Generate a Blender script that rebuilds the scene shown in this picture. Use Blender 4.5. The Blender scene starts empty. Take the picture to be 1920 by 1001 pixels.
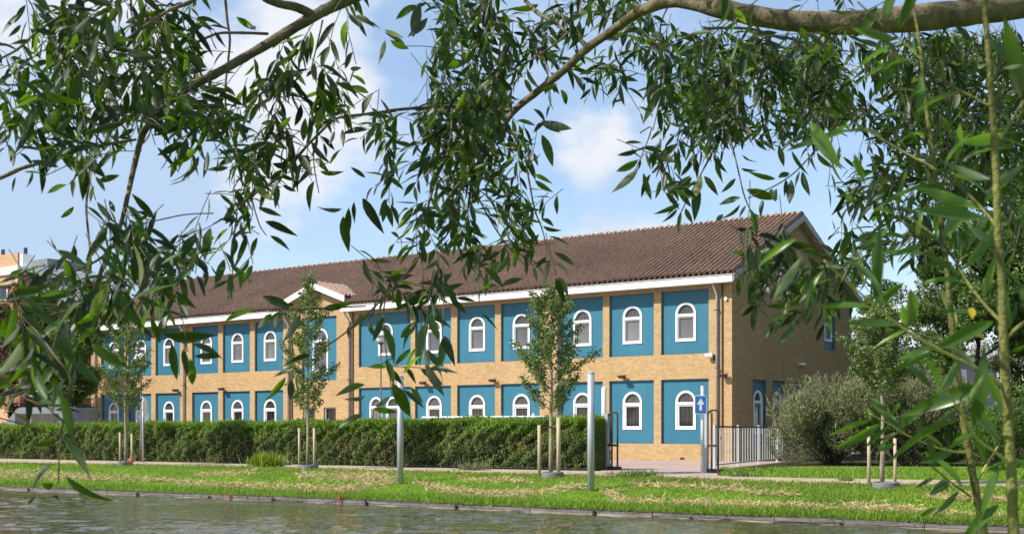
import bpy, bmesh, math, random
import numpy as np
from mathutils import Vector, Matrix
R = math.radians
SC = bpy.context.scene
COL = SC.collection

# ------------------------------------------------------------------ camera, sky, sun, exposure
F, CX, HZ, CH = 2400.0, 960.0, 805.0, 1.1        # focal length and horizon in photo pixels, eye height over the path
cam = bpy.data.cameras.new('camera'); camo = bpy.data.objects.new('camera', cam); COL.objects.link(camo)
camo.location = (0, 0, CH); camo.rotation_euler = (R(90), 0, 0)
cam.sensor_width = 36; cam.lens = 36 * F / 1920; cam.shift_y = (HZ - 500.5) / 1920
cam.clip_start = 0.05; cam.clip_end = 3000
cam.dof.use_dof = True; cam.dof.focus_distance = 14; cam.dof.aperture_fstop = 14
SC.camera = camo
SC.view_settings.view_transform = 'Standard'; SC.view_settings.look = 'None'
SC.view_settings.exposure = 0.55; SC.view_settings.gamma = 1
SC.view_settings.use_curve_mapping = False
SUN_EL = R(43); SUN_H = Vector((-0.93, -0.37, 0)).normalized()
to_sun = Vector((SUN_H.x * math.cos(SUN_EL), SUN_H.y * math.cos(SUN_EL), math.sin(SUN_EL)))
sl = bpy.data.lights.new('sun', 'SUN'); slo = bpy.data.objects.new('sun', sl); COL.objects.link(slo)
sl.energy = 4.8; sl.angle = R(0.53); sl.color = (1.0, 0.95, 0.86)
slo.rotation_euler = to_sun.to_track_quat('Z', 'Y').to_euler()

def pdir(x, y): return Vector(((x - CX) / F, 1, (HZ - y) / F)).normalized()
W = bpy.data.worlds.new('World'); SC.world = W; W.use_nodes = True
nt = W.node_tree; nt.nodes.clear()
N = nt.nodes.new; L = nt.links.new
out = N('ShaderNodeOutputWorld'); bg = N('ShaderNodeBackground'); L(bg.outputs[0], out.inputs[0])
sky = N('ShaderNodeTexSky'); sky.sky_type = 'NISHITA'; sky.sun_disc = False
sky.sun_elevation = SUN_EL; sky.sun_rotation = math.atan2(SUN_H.x, SUN_H.y) % (2 * math.pi)
sky.air_density = 1.0; sky.dust_density = 0.2; sky.ozone_density = 3.0
bg.inputs[1].default_value = 0.113
tc = N('ShaderNodeTexCoord'); D = tc.outputs['Generated']
def wmath(op, a, b=None, c=None):
    n = N('ShaderNodeMath'); n.operation = op
    for i, v in enumerate((a, b, c)):
        if v is None: continue
        if isinstance(v, (int, float)): n.inputs[i].default_value = v
        else: L(v, n.inputs[i])
    return n.outputs[0]
def wrange(v, a, b, c, d, mode='SMOOTHSTEP'):
    n = N('ShaderNodeMapRange'); n.interpolation_type = mode
    L(v, n.inputs[0])
    for i, q in enumerate((a, b, c, d)): n.inputs[1 + i].default_value = q
    return n.outputs[0]
def wnoise(scale, detail, rough, off, zs=1.6):
    m = N('ShaderNodeMapping'); L(D, m.inputs[0]); m.inputs['Scale'].default_value = (1, 1, zs); m.inputs['Location'].default_value = off
    n = N('ShaderNodeTexNoise'); L(m.outputs[0], n.inputs[0]); n.inputs['Scale'].default_value = scale
    n.inputs['Detail'].default_value = detail; n.inputs['Roughness'].default_value = rough
    return n.outputs[0]
def blob(x, y, rdeg, w):
    d = N('ShaderNodeVectorMath'); d.operation = 'DOT_PRODUCT'; L(D, d.inputs[0]); d.inputs[1].default_value = pdir(x, y)
    return wmath('MULTIPLY', wrange(d.outputs['Value'], math.cos(R(rdeg)), 1.0, 0, 1), w)
n1 = wnoise(5.0, 9, 0.58, (0.3, 0.1, 0.7)); n2 = wnoise(14, 8, 0.62, (2.1, 0.4, 0.2))
mask = wmath('ADD', wmath('MULTIPLY', n1, 1.0), wmath('MULTIPLY', n2, 0.5))
for bx_, by_, r_, w_ in ((160, 130, 9, .22), (620, 240, 6.0, .27), (1100, 280, 2.6, .27), (1200, 250, 2.2, .18), (1725, 640, 3.2, .30), (560, 60, 5, .12), (1000, 60, 6, .12),
                         (200, 360, 9, .20), (850, 420, 7, -.22), (780, 110, 3.0, -.16), (1450, 330, 7, -.14), (420, 30, 2.0, -.12),
                         (1080, 180, 2.0, -.1), (560, 440, 5, -.08)):
    mask = wmath('ADD', mask, blob(bx_, by_, r_, w_))
cl = wrange(mask, 0.76, 1.0, 0.0, 1)
# cloud body: bright sunlit tops, blue-grey bases where the cloud is thick
lum = wnoise(6.0, 8, 0.58, (5.2, 1.3, 2.2), 2.0)
lb = lum
for bx_, by_, r_, w_ in ((150, 340, 7.5, -.27), (420, 330, 4, -.06), (90, 60, 7, .22), (650, 260, 4, .16), (1105, 265, 2.4, .25), (1725, 640, 3, .3), (500, 40, 4, .15)):
    lb = wmath('ADD', lb, blob(bx_, by_, r_, w_))
lf = wrange(lb, 0.36, 0.60, 0, 1)
cr = N('ShaderNodeMix'); cr.data_type = 'RGBA'; L(lf, cr.inputs[0])
cr.inputs[6].default_value = (3.15, 4.15, 5.6, 1); cr.inputs[7].default_value = (5.3, 5.5, 5.9, 1)
sk = N('ShaderNodeMix'); sk.data_type = 'RGBA'; sk.blend_type = 'MULTIPLY'; sk.inputs[0].default_value = 1
L(sky.outputs[0], sk.inputs[6]); sk.inputs[7].default_value = (1.0, 1.0, 1.0, 1)
mx = N('ShaderNodeMix'); mx.data_type = 'RGBA'; L(cl, mx.inputs[0])
veil = N('ShaderNodeMix'); veil.data_type = 'RGBA'; L(wrange(n2, .25, .75, .20, .34), veil.inputs[0]); L(sk.outputs[2], veil.inputs[6]); veil.inputs[7].default_value = (4.9, 6.0, 7.6, 1)   # thin high cloud
L(veil.outputs[2], mx.inputs[6]); L(cr.outputs[2], mx.inputs[7])
L(mx.outputs[2], bg.inputs[0])

# ------------------------------------------------------------------ helpers
def P(x, y, d): return Vector(((x - CX) / F * d, d, CH + (HZ - y) / F * d))       # photo pixel at a distance -> place
def PG(x, y, z=0.0):                                                              # photo pixel on the level z
    d = (CH - z) * F / (y - HZ); return Vector(((x - CX) / F * d, d, z))
def interp(tab, x):
    if x <= tab[0][0]: a, b = tab[0], tab[1]
    elif x >= tab[-1][0]: a, b = tab[-2], tab[-1]
    else:
        for a, b in zip(tab, tab[1:]):
            if a[0] <= x <= b[0]: break
    return a[1] + (b[1] - a[1]) * (x - a[0]) / (b[0] - a[0])
def tag(o, label=None, cat=None, group=None, kind=None):
    if label: o['label'] = label
    if cat: o['category'] = cat
    if group: o['group'] = group
    if kind: o['kind'] = kind
    return o
def empty(name, loc=(0, 0, 0), rz=0.0, label=None, cat=None, group=None):
    o = bpy.data.objects.new(name, None); COL.objects.link(o); o.location = loc; o.rotation_euler = (0, 0, rz)
    o.empty_display_size = 0.2
    return tag(o, label, cat, group)
def link(name, me, parent=None, loc=None, rot=None):
    o = bpy.data.objects.new(name, me); COL.objects.link(o)
    if parent is not None: o.parent = parent
    if loc is not None: o.location = loc
    if rot is not None: o.rotation_euler = rot
    return o
def fin(name, bm, mat, parent=None, loc=None, rot=None, smooth=False, recalc=True):
    if recalc: bmesh.ops.recalc_face_normals(bm, faces=bm.faces)
    me = bpy.data.meshes.new(name); bm.to_mesh(me); bm.free()
    for m in (mat if isinstance(mat, (list, tuple)) else [mat]): me.materials.append(m)
    if smooth: me.polygons.foreach_set('use_smooth', [True] * len(me.polygons))
    return link(name, me, parent, loc, rot)
def box(bm, x0, x1, y0, y1, z0, z1, mi=0):
    v = [bm.verts.new(p) for p in ((x0, y0, z0), (x1, y0, z0), (x1, y1, z0), (x0, y1, z0), (x0, y0, z1), (x1, y0, z1), (x1, y1, z1), (x0, y1, z1))]
    for q in ((0, 3, 2, 1), (4, 5, 6, 7), (0, 1, 5, 4), (1, 2, 6, 5), (2, 3, 7, 6), (3, 0, 4, 7)):
        bm.faces.new([v[i] for i in q]).material_index = mi
def bbox(x0, x1, y0, y1, z0, z1, bev=0.0):
    bm = bmesh.new(); box(bm, x0, x1, y0, y1, z0, z1)
    if bev: bmesh.ops.bevel(bm, geom=list(bm.edges), offset=bev, segments=1, affect='EDGES')
    return bm
def tube(bm, pts, rad, n=8, cap=True, knob=0.0, rnd=None):
    pts = [Vector(p) for p in pts]
    if not isinstance(rad, (list, tuple)): rad = [rad] * len(pts)
    rings = []; up = Vector((0.31, 0.17, 0.93)); a = None
    for i, p in enumerate(pts):
        t = (pts[min(i + 1, len(pts) - 1)] - pts[max(i - 1, 0)])
        if t.length < 1e-9: t = Vector((0, 0, 1))
        t.normalize()
        if a is None:
            a = t.cross(up if abs(t.dot(up)) < .95 else Vector((1, 0, 0))).normalized()
        else:
            a = (a - t * a.dot(t)).normalized()
        b = t.cross(a)
        rr = rad[i] * (1 + (rnd.uniform(-knob, knob) if knob else 0))
        rings.append([bm.verts.new(p + (a * math.cos(2 * math.pi * k / n) + b * math.sin(2 * math.pi * k / n)) * rr) for k in range(n)])
    for r0, r1 in zip(rings, rings[1:]):
        for k in range(n): bm.faces.new((r0[k], r0[(k + 1) % n], r1[(k + 1) % n], r1[k]))
    if cap:
        bm.faces.new(rings[0][::-1]); bm.faces.new(rings[-1])
def smoothpts(pts, k=4):
    """Catmull-Rom through tuples of any length."""
    o = []; n = len(pts)
    for i in range(n - 1):
        p0, p1, p2, p3 = (np.array(pts[max(i - 1, 0)], float), np.array(pts[i], float), np.array(pts[i + 1], float), np.array(pts[min(i + 2, n - 1)], float))
        for j in range(k):
            t = j / k
            o.append(.5 * ((2 * p1) + (p2 - p0) * t + (2 * p0 - 5 * p1 + 4 * p2 - p3) * t * t + (3 * p1 - p0 - 3 * p2 + p3) * t ** 3))
    o.append(np.array(pts[-1], float)); return o
def npmesh(name, v, f, mat, attr=None, smooth=False):
    """v (n,3), f (m,k) with equal k"""
    me = bpy.data.meshes.new(name); m, k = f.shape
    me.vertices.add(len(v)); me.vertices.foreach_set('co', np.ascontiguousarray(v, np.float32).ravel())
    me.loops.add(m * k); me.loops.foreach_set('vertex_index', np.ascontiguousarray(f, np.int32).ravel())
    me.polygons.add(m); me.polygons.foreach_set('loop_start', np.arange(0, m * k, k, dtype=np.int32))
    if attr is not None:
        a = me.attributes.new('tint', 'FLOAT', 'POINT'); a.data.foreach_set('value', np.ascontiguousarray(attr, np.float32))
    me.polygons.foreach_set('use_smooth', np.full(m, bool(smooth)))
    me.materials.append(mat); me.update(calc_edges=True); return me

# ------------------------------------------------------------------ materials
def mat(name):
    m = bpy.data.materials.new(name); m.use_nodes = True
    t = m.node_tree; b = t.nodes['Principled BSDF']; return m, t, b
def nmath(t, op, a, b=None):
    n = t.nodes.new('ShaderNodeMath'); n.operation = op
    for i, v in enumerate((a, b)):
        if v is None: continue
        if isinstance(v, (int, float)): n.inputs[i].default_value = v
        else: t.links.new(v, n.inputs[i])
    return n.outputs[0]
def noise(t, scale, detail=4, rough=.55, vec=None, sc3=None):
    n = t.nodes.new('ShaderNodeTexNoise'); n.inputs['Scale'].default_value = scale; n.inputs['Detail'].default_value = detail; n.inputs['Roughness'].default_value = rough
    if vec is None:
        c = t.nodes.new('ShaderNodeTexCoord'); vec = c.outputs['Object']
    if sc3:
        mp = t.nodes.new('ShaderNodeMapping'); mp.inputs['Scale'].default_value = sc3; t.links.new(vec, mp.inputs[0]); vec = mp.outputs[0]
    t.links.new(vec, n.inputs[0]); return n.outputs[0]
def ramp(t, fac, stops):
    r = t.nodes.new('ShaderNodeValToRGB'); t.links.new(fac, r.inputs[0]); e = r.color_ramp.elements
    while len(e) < len(stops): e.new(.5)
    for q, (p, c) in zip(e, stops): q.position = p; q.color = (*c, 1)
    return r.outputs[0]
def mixc(t, fac, a, b, mode='MIX'):
    n = t.nodes.new('ShaderNodeMix'); n.data_type = 'RGBA'; n.blend_type = mode
    if isinstance(fac, (int, float)): n.inputs[0].default_value = fac
    else: t.links.new(fac, n.inputs[0])
    for i, c in ((6, a), (7, b)):
        if isinstance(c, tuple): n.inputs[i].default_value = (*c, 1)
        else: t.links.new(c, n.inputs[i])
    return n.outputs[2]
def bump(t, b, h, s, d=.02):
    n = t.nodes.new('ShaderNodeBump'); n.inputs['Strength'].default_value = s; n.inputs['Distance'].default_value = d
    t.links.new(h, n.inputs['Height']); t.links.new(n.outputs[0], b.inputs['Normal'])
def simple(name, c, rough=.6, var=.15, scale=6, metal=0, spec=.4, bmp=0, sc3=None):
    m, t, b = mat(name); h = noise(t, scale, 5, .6, sc3=sc3)
    lo = tuple(x * (1 - var) for x in c); hi = tuple(min(1, x * (1 + var)) for x in c)
    t.links.new(ramp(t, h, [(.3, lo), (.7, hi)]), b.inputs['Base Color'])
    b.inputs['Roughness'].default_value = rough; b.inputs['Metallic'].default_value = metal; b.inputs['Specular IOR Level'].default_value = spec
    if bmp: bump(t, b, h, bmp)
    return m
def brick(name, axis, c1, c2, mortar, dirt=.25):
    m, t, b = mat(name)
    c = t.nodes.new('ShaderNodeTexCoord'); s = t.nodes.new('ShaderNodeSeparateXYZ'); t.links.new(c.outputs['Object'], s.inputs[0])
    cb = t.nodes.new('ShaderNodeCombineXYZ'); t.links.new(s.outputs[axis], cb.inputs[0]); t.links.new(s.outputs[2], cb.inputs[1])
    br = t.nodes.new('ShaderNodeTexBrick'); t.links.new(cb.outputs[0], br.inputs[0])
    br.inputs['Scale'].default_value = 1; br.inputs['Brick Width'].default_value = .22; br.inputs['Row Height'].default_value = .066
    br.inputs['Mortar Size'].default_value = .008; br.inputs['Mortar Smooth'].default_value = .15
    br.inputs['Color1'].default_value = (*c1, 1); br.inputs['Color2'].default_value = (*c2, 1); br.inputs['Mortar'].default_value = (*mortar, 1)
    n1 = noise(t, .9, 6, .65); n2 = noise(t, 9, 3, .6)
    col = mixc(t, .55, br.outputs[0], ramp(t, n2, [(.25, (.62, .58, .52)), (.75, (1.15, 1.12, 1.05))]), 'MULTIPLY')
    col = mixc(t, dirt, col, ramp(t, n1, [(.3, (.55, .52, .5)), (.65, (1, 1, 1))]), 'MULTIPLY')
    t.links.new(col, b.inputs['Base Color']); b.inputs['Roughness'].default_value = .9; b.inputs['Specular IOR Level'].default_value = .2
    h = nmath(t, 'SUBTRACT', 1.0, br.outputs['Fac']); bump(t, b, h, .5, .008)
    return m
BR1, BR2, BRM = (.53, .358, .172), (.43, .278, .128), (.44, .335, .21)
M_brick = brick('yellow_brick', 0, BR1, BR2, BRM); M_brick_side = brick('yellow_brick_gable', 1, BR1, BR2, BRM)
M_brick_red = brick('red_brick', 0, (.32, .10, .06), (.24, .08, .05), (.3, .25, .2))
M_brick_orange = brick('orange_brick', 1, (.62, .36, .20), (.52, .30, .16), (.5, .4, .3))
def panelmat():
    m, t, b = mat('teal_panel'); n = noise(t, .7, 5, .6, sc3=(1.0, 1.0, .25)); n2 = noise(t, 22, 3, .5, sc3=(2, 2, .12))
    c = ramp(t, n, [(.3, (.026, .134, .200)), (.7, (.039, .170, .243))]); c = mixc(t, .55, c, ramp(t, n2, [(.3, (.72, .76, .8)), (.7, (1.12, 1.12, 1.1))]), 'MULTIPLY')
    t.links.new(c, b.inputs['Base Color']); b.inputs['Roughness'].default_value = .45; b.inputs['Specular IOR Level'].default_value = .35; return m
M_panel = panelmat()
M_white = simple('white_paint', (.80, .80, .79), .4, .05, 3)
M_fascia = simple('white_fascia', (.82, .81, .78), .5, .07, 1.2, sc3=(1, 1, 3))
M_soffit = simple('soffit_board', (.42, .38, .33), .7, .1, 2)
M_grey_sash = simple('grey_sash', (.38, .37, .36), .5, .08)
def panemat(name, lo, hi, sc3):
    m, t, b = mat(name); n = noise(t, 1, 3, .5, sc3=sc3)
    oi = t.nodes.new('ShaderNodeObjectInfo'); vv = ramp(t, oi.outputs['Random'], [(0, (.55, .55, .57)), (1, (1.2, 1.18, 1.15))])
    t.links.new(mixc(t, 1.0, ramp(t, n, [(.35, lo), (.65, hi)]), vv, 'MULTIPLY'), b.inputs['Base Color']); b.inputs['Roughness'].default_value = .06; b.inputs['Specular IOR Level'].default_value = .5
    n2 = noise(t, 1.6, 2, .5); bump(t, b, n2, .12, .02); return m
M_pane_blind = panemat('pane_with_grey_blind', (.11, .107, .112), (.17, .163, .168), (1.2, 1.2, .8))
M_pane_dark = panemat('dark_pane', (.012, .012, .014), (.05, .045, .045), (14, 14, .4))
M_pane_arch = panemat('arch_pane', (.05, .05, .055), (.09, .085, .085), (20, 20, .4))
M_sill = simple('dark_sill', (.09, .065, .055), .7, .2)
M_pipe = simple('grey_pipe', (.46, .44, .43), .5, .12, 2, spec=.4)
M_pipe_dark = simple('brown_pipe', (.12, .075, .055), .6, .15, 2)
def tilemat():
    m, t, b = mat('clay_tile')
    n = noise(t, .35, 4, .6); n2 = noise(t, 5.5, 3, .7); n3 = noise(t, 40, 2, .5)
    c = ramp(t, n2, [(.25, (.185, .122, .092)), (.5, (.285, .198, .152)), (.75, (.395, .295, .235))])
    c = mixc(t, .6, c, ramp(t, n, [(.35, (.72, .70, .72)), (.65, (1.12, 1.05, 1.0))]), 'MULTIPLY')
    c = mixc(t, .35, c, ramp(t, n3, [(.3, (.6, .6, .58)), (.7, (1.15, 1.12, 1.05))]), 'MULTIPLY')
    t.links.new(c, b.inputs['Base Color']); b.inputs['Roughness'].default_value = .8; b.inputs['Specular IOR Level'].default_value = .25; bump(t, b, n3, .25, .01); return m
M_tile = tilemat()
M_ridge = simple('ridge_tile_clay', (.30, .20, .135), .85, .3, 3)
M_galv = simple('galvanised_steel', (.40, .42, .44), .45, .12, 3, metal=.35, sc3=(1, 1, .3))
M_alu = simple('pale_metal', (.55, .55, .55), .4, .08, 3, metal=.3)
M_darkmetal = simple('dark_metal', (.05, .035, .032), .5, .25, 4)
M_blue = simple('sign_blue', (.035, .17, .52), .35, .05, 3)
M_signback = simple('pale_sign_face', (.75, .76, .77), .4, .04, 3)
M_rubber = simple('grey_rubber', (.17, .18, .19), .75, .15, 5)
M_stake = simple('peeled_wood_stake', (.47, .36, .24), .8, .2, 5, sc3=(4, 4, .5), bmp=.2)
M_timber = simple('weathered_timber', (.062, .055, .055), .85, .45, 2.2, sc3=(1, 1, 6), bmp=.4)
M_timber_pale = simple('pale_timber', (.27, .22, .17), .85, .45, 2.2, sc3=(1, 1, 6), bmp=.3)
M_timber_mid = simple('grey_timber', (.15, .13, .12), .85, .45, 2.2, sc3=(1, 1, 6), bmp=.3)
M_red = simple('red_paint', (.55, .06, .03), .5, .1)
M_stone = simple('pale_stone', (.55, .50, .45), .8, .2, 5)
M_rock = simple('grey_rock', (.14, .14, .13), .9, .3, 5, bmp=.4)
def barkmat(name, lo, hi, sc=9, sz=.35):
    m, t, b = mat(name); n = noise(t, sc, 6, .65, sc3=(1, 1, sz)); n2 = noise(t, sc * 5, 3, .6)
    c = ramp(t, n, [(.32, lo), (.68, hi)]); c = mixc(t, .5, c, ramp(t, n2, [(.3, (.6, .6, .6)), (.7, (1.2, 1.2, 1.2))]), 'MULTIPLY')
    t.links.new(c, b.inputs['Base Color']); b.inputs['Roughness'].default_value = .85; bump(t, b, nmath(t, 'ADD', n2, nmath(t, 'MULTIPLY', n, .8)), .9, .010); return m
M_bark = barkmat('willow_bark', (.065, .050, .030), (.24, .185, .10), 14, 1)
M_bark_dark = barkmat('dark_bark', (.05, .036, .026), (.12, .085, .06), 8)
M_bark_young = barkmat('young_bark', (.20, .16, .11), (.40, .33, .23), 8)
M_twig = simple('willow_twig', (.095, .07, .03), .6, .35, 20)
M_shoot = barkmat('olive_shoot_bark', (.05, .048, .010), (.23, .22, .05), 16, .25)
M_shoot_pale = simple('yellow_green_twig', (.36, .32, .085), .45, .2, 9)
def leafmat(name, top, under, trans, tfac=.35, rough=.38, spec=.5, var=.5):
    m, t, b = mat(name)
    a = t.nodes.new('ShaderNodeAttribute'); a.attribute_name = 'tint'
    k = ramp(t, a.outputs['Fac'], [(0, tuple([1 - var] * 3)), (.7, (1, 1, 1)), (1, (1 + var * 1.3, 1 + var, 1))])
    g = t.nodes.new('ShaderNodeNewGeometry')
    c = mixc(t, g.outputs['Backfacing'], top, under); c = mixc(t, 1.0, c, k, 'MULTIPLY')
    t.links.new(c, b.inputs['Base Color']); b.inputs['Roughness'].default_value = rough; b.inputs['Specular IOR Level'].default_value = spec
    tr = t.nodes.new('ShaderNodeBsdfTranslucent'); t.links.new(mixc(t, 1.0, trans, k, 'MULTIPLY'), tr.inputs[0])
    mx = t.nodes.new('ShaderNodeMixShader'); mx.inputs[0].default_value = tfac
    t.links.new(b.outputs[0], mx.inputs[1]); t.links.new(tr.outputs[0], mx.inputs[2])
    t.links.new(mx.outputs[0], t.nodes['Material Output'].inputs[0]); return m
M_leaf = leafmat('willow_leaf', (.025, .053, .008), (.13, .145, .09), (.15, .32, .012), .34, .44, .42, .85)
M_leaf_y = leafmat('yellow_leaf', (.50, .36, .03), (.5, .4, .08), (.6, .4, .03), .35, .45, .4, .2)
M_leaf_young = leafmat('street_tree_leaf', (.15, .215, .055), (.19, .235, .10), (.22, .33, .05), .3, .45, .4)
M_leaf_hedge = leafmat('hedge_leaf', (.14, .19, .055), (.14, .185, .065), (.2, .3, .05), .25, .5, .3, .6)
M_leaf_hedge_new = leafmat('hedge_fresh_leaf', (.17, .30, .025), (.17, .29, .04), (.26, .45, .02), .3, .5, .3, .4)
M_leaf_shrub = leafmat('grey_shrub_leaf', (.205, .215, .105), (.245, .255, .145), (.22, .25, .09), .2, .6, .3, .55)
M_leaf_tree = leafmat('tree_leaf', (.095, .165, .035), (.12, .18, .06), (.2, .34, .03), .3, .5, .35, .55)
M_leaf_silver = leafmat('silvery_tree_leaf', (.17, .20, .12), (.26, .28, .22), (.2, .26, .09), .25, .5, .35, .4)
M_leaf_purple = leafmat('purple_leaf', (.045, .022, .018), (.05, .03, .025), (.1, .03, .02), .2, .5, .3, .5)
M_leaf_lime = leafmat('lime_leaf', (.22, .30, .03), (.22, .3, .05), (.3, .4, .03), .3, .5, .3, .4)
M_grassblade = leafmat('grass_blade', (.185, .30, .030), (.185, .30, .035), (.3, .48, .03), .3, .5, .3, .5)
M_drygrass = leafmat('dry_grass', (.24, .19, .06), (.24, .19, .07), (.3, .24, .06), .25, .6, .3, .4)
M_hay = leafmat('mown_hay', (.58, .46, .24), (.58, .46, .25), (.45, .37, .15), .15, .7, .2, .45)
def grassbase():
    m, t, b = mat('turf'); n = noise(t, .8, 6, .6); n2 = noise(t, 8, 5, .7)
    c = ramp(t, n, [(.3, (.095, .165, .016)), (.55, (.14, .235, .018)), (.8, (.19, .25, .035))]); c = mixc(t, .6, c, ramp(t, n2, [(.3, (.55, .6, .5)), (.7, (1.25, 1.2, 1.1))]), 'MULTIPLY')
    t.links.new(c, b.inputs['Base Color']); b.inputs['Roughness'].default_value = .95; b.inputs['Specular IOR Level'].default_value = .1; bump(t, b, n2, .6, .05); return m
M_turf = grassbase()
def pathmat(name, lo, hi):
    m, t, b = mat(name); n = noise(t, 1.2, 6, .65); n2 = noise(t, 25, 4, .7)
    c = ramp(t, n, [(.3, lo), (.7, hi)]); c = mixc(t, .5, c, ramp(t, n2, [(.3, (.7, .7, .7)), (.7, (1.2, 1.2, 1.2))]), 'MULTIPLY')
    t.links.new(c, b.inputs['Base Color']); b.inputs['Roughness'].default_value = .95; b.inputs['Specular IOR Level'].default_value = .15; bump(t, b, n2, .4, .02); return m
M_path = pathmat('shell_path', (.33, .26, .18), (.47, .38, .27)); M_soil = pathmat('earth', (.09, .075, .045), (.16, .13, .08))
def pavermat():
    m, t, b = mat('pink_paver'); c = t.nodes.new('ShaderNodeTexCoord')
    br = t.nodes.new('ShaderNodeTexBrick'); t.links.new(c.outputs['Object'], br.inputs[0]); br.inputs['Scale'].default_value = 1
    br.inputs['Brick Width'].default_value = .21; br.inputs['Row Height'].default_value = .105; br.inputs['Mortar Size'].default_value = .006
    br.inputs['Color1'].default_value = (.44, .31, .26, 1); br.inputs['Color2'].default_value = (.37, .27, .235, 1); br.inputs['Mortar'].default_value = (.28, .23, .2, 1)
    n = noise(t, 1.1, 5, .65); t.links.new(mixc(t, .5, br.outputs[0], ramp(t, n, [(.3, (.7, .7, .7)), (.7, (1.15, 1.15, 1.15))]), 'MULTIPLY'), b.inputs['Base Color'])
    b.inputs['Roughness'].default_value = .9; return m
M_paver = pavermat()
def watermat():
    m, t, b = mat('canal_water'); c = t.nodes.new('ShaderNodeTexCoord')
    n1 = noise(t, 1.5, 3, .5, c.outputs['Object'], (1, 1.5, 1)); n2 = noise(t, 5.0, 3, .55, c.outputs['Object'], (1, 1.4, 1)); n3 = noise(t, .25, 2, .5, c.outputs['Object'])
    amp = ramp(t, n3, [(.35, (.45, .45, .45)), (.65, (1, 1, 1))])
    h = nmath(t, 'ADD', nmath(t, 'MULTIPLY', n1, 1.0), nmath(t, 'MULTIPLY', n2, .8)); h = nmath(t, 'MULTIPLY', h, amp)
    b.inputs['Base Color'].default_value = (.048, .050, .017, 1); b.inputs['Roughness'].default_value = .04; b.inputs['IOR'].default_value = 1.33; b.inputs['Specular IOR Level'].default_value = .5
    bump(t, b, h, .5, .05); return m
M_water = watermat()

# ------------------------------------------------------------------ terrain: canal, banks, path
ZW, ZE = -0.60, -0.50
WL = [(0, 917), (360, 932), (760, 948), (900, 955), (1300, 972), (1500, 979.5), (1850, 995)]              # waterline
PN = [(0, 867), (400, 873), (900, 886), (1250, 895), (1500, 904.5), (1850, 912)]                          # path, near edge
PF = [(0, 859), (400, 866), (900, 878.5), (1140, 883), (1250, 887.5), (1500, 895.5), (1850, 900.5)]       # path, far edge
def wl(x): return PG(x, interp(WL, x), ZW)
def pn(x): return PG(x, interp(PN, x), 0)
def pf(x): return PG(x, interp(PF, x), 0)
def bank(x, t):                                         # t 0 at the timber edge, 1 at the path
    a = wl(x); a.z = ZE; b = pn(x); p = a.lerp(b, t)
    p.z = ZE + (0 - ZE) * (t + .10 * math.sin(math.pi * t)) + .018 * math.sin(p.x * 1.7 + p.y) * math.sin(math.pi * t)
    return p
def bank_px(x, y):                                      # photo pixel -> place on the bank
    lo, hi = 0.0, 1.0
    def sy(t):
        p = bank(x, t); return HZ + (CH - p.z) / p.y * F
    for _ in range(24):
        m = (lo + hi) / 2
        if sy(m) > y: lo = m
        else: hi = m
    return bank(x, (lo + hi) / 2)
XS = list(range(-500, 2501, 25))
bm = bmesh.new(); T = 12
g = [[bm.verts.new(bank(x, k / T)) for k in range(T + 1)] for x in XS]
for a, b in zip(g, g[1:]):
    for k in range(T): bm.faces.new((a[k], b[k], b[k + 1], a[k + 1]))
tag(fin('canal_bank', bm, M_turf, smooth=True), kind='structure')
bm = bmesh.new()
rows = []
for x in XS:
    p, q = pn(x), pf(x); rows.append([bm.verts.new((p.x, p.y, 0.001)), bm.verts.new((q.x, q.y, 0.001))])
for a, b in zip(rows, rows[1:]): bm.faces.new((a[0], b[0], b[1], a[1]))
tag(fin('path', bm, M_path), kind='structure')
# ground beyond the path, out to the horizon
bm = bmesh.new(); rows = []
for x in XS:
    q = pf(x); e = q.copy(); n = Vector((q.x * .35, 1, 0)).normalized() if False else Vector((0.5, 0.86, 0))
    rows.append([bm.verts.new((q.x, q.y, 0)), bm.verts.new((q.x + n.x * 1500, q.y + n.y * 1500, 0))])
for a, b in zip(rows, rows[1:]): bm.faces.new((a[0], b[0], b[1], a[1]))
l0, l1 = rows[0]; far = bm.verts.new((-1800, 1300, 0)); nl = bm.verts.new((-1800, l0.co.y + 800, 0)); bm.faces.new((l0, l1, far, nl))
r0, r1 = rows[-1]; fr = bm.verts.new((1800, 1200, 0)); nr = bm.verts.new((1800, r0.co.y - 40, 0)); bm.faces.new((r0, nr, fr, r1))
M_rough = pathmat('rough_ground', (.030, .034, .014), (.060, .058, .026))
tag(fin('ground', bm, M_rough), kind='structure')
wr = np.random.RandomState(8); gx = np.linspace(-27, 17, 640); gy = np.linspace(19.5, 47, 230); X, Y = np.meshgrid(gx, gy); Zw = np.zeros_like(X)
for k in range(46):
    lam = .17 * (6.5 ** wr.uniform(0, 1)); th = wr.normal(1.1, .75); amp = lam * .0052 * wr.uniform(.5, 1.4)
    Zw += amp * np.sin((X * math.cos(th) + Y * math.sin(th)) * 2 * math.pi / lam + wr.uniform(0, 6.28))
Zw *= .55 + .45 * np.sin(X * .42 + 1.3 * np.sin(Y * .3)) * np.cos(Y * .5 + X * .17)
fade = np.minimum(1, np.minimum(np.minimum(X + 27, 17 - X), np.minimum(Y - 19.5, 47 - Y)) / 1.5); Zw *= fade
k = np.arange(230 * 640).reshape(230, 640)
wf = np.stack([k[:-1, :-1], k[:-1, 1:], k[1:, 1:], k[1:, :-1]], -1).reshape(-1, 4); wv = np.stack([X, Y, ZW + Zw], -1).reshape(-1, 3)
n0 = len(wv); ring_ = np.array([(-27, 19.5), (17, 19.5), (17, 47), (-27, 47), (-400, 3.2), (400, 3.2), (400, 120), (-400, 400)])
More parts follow.
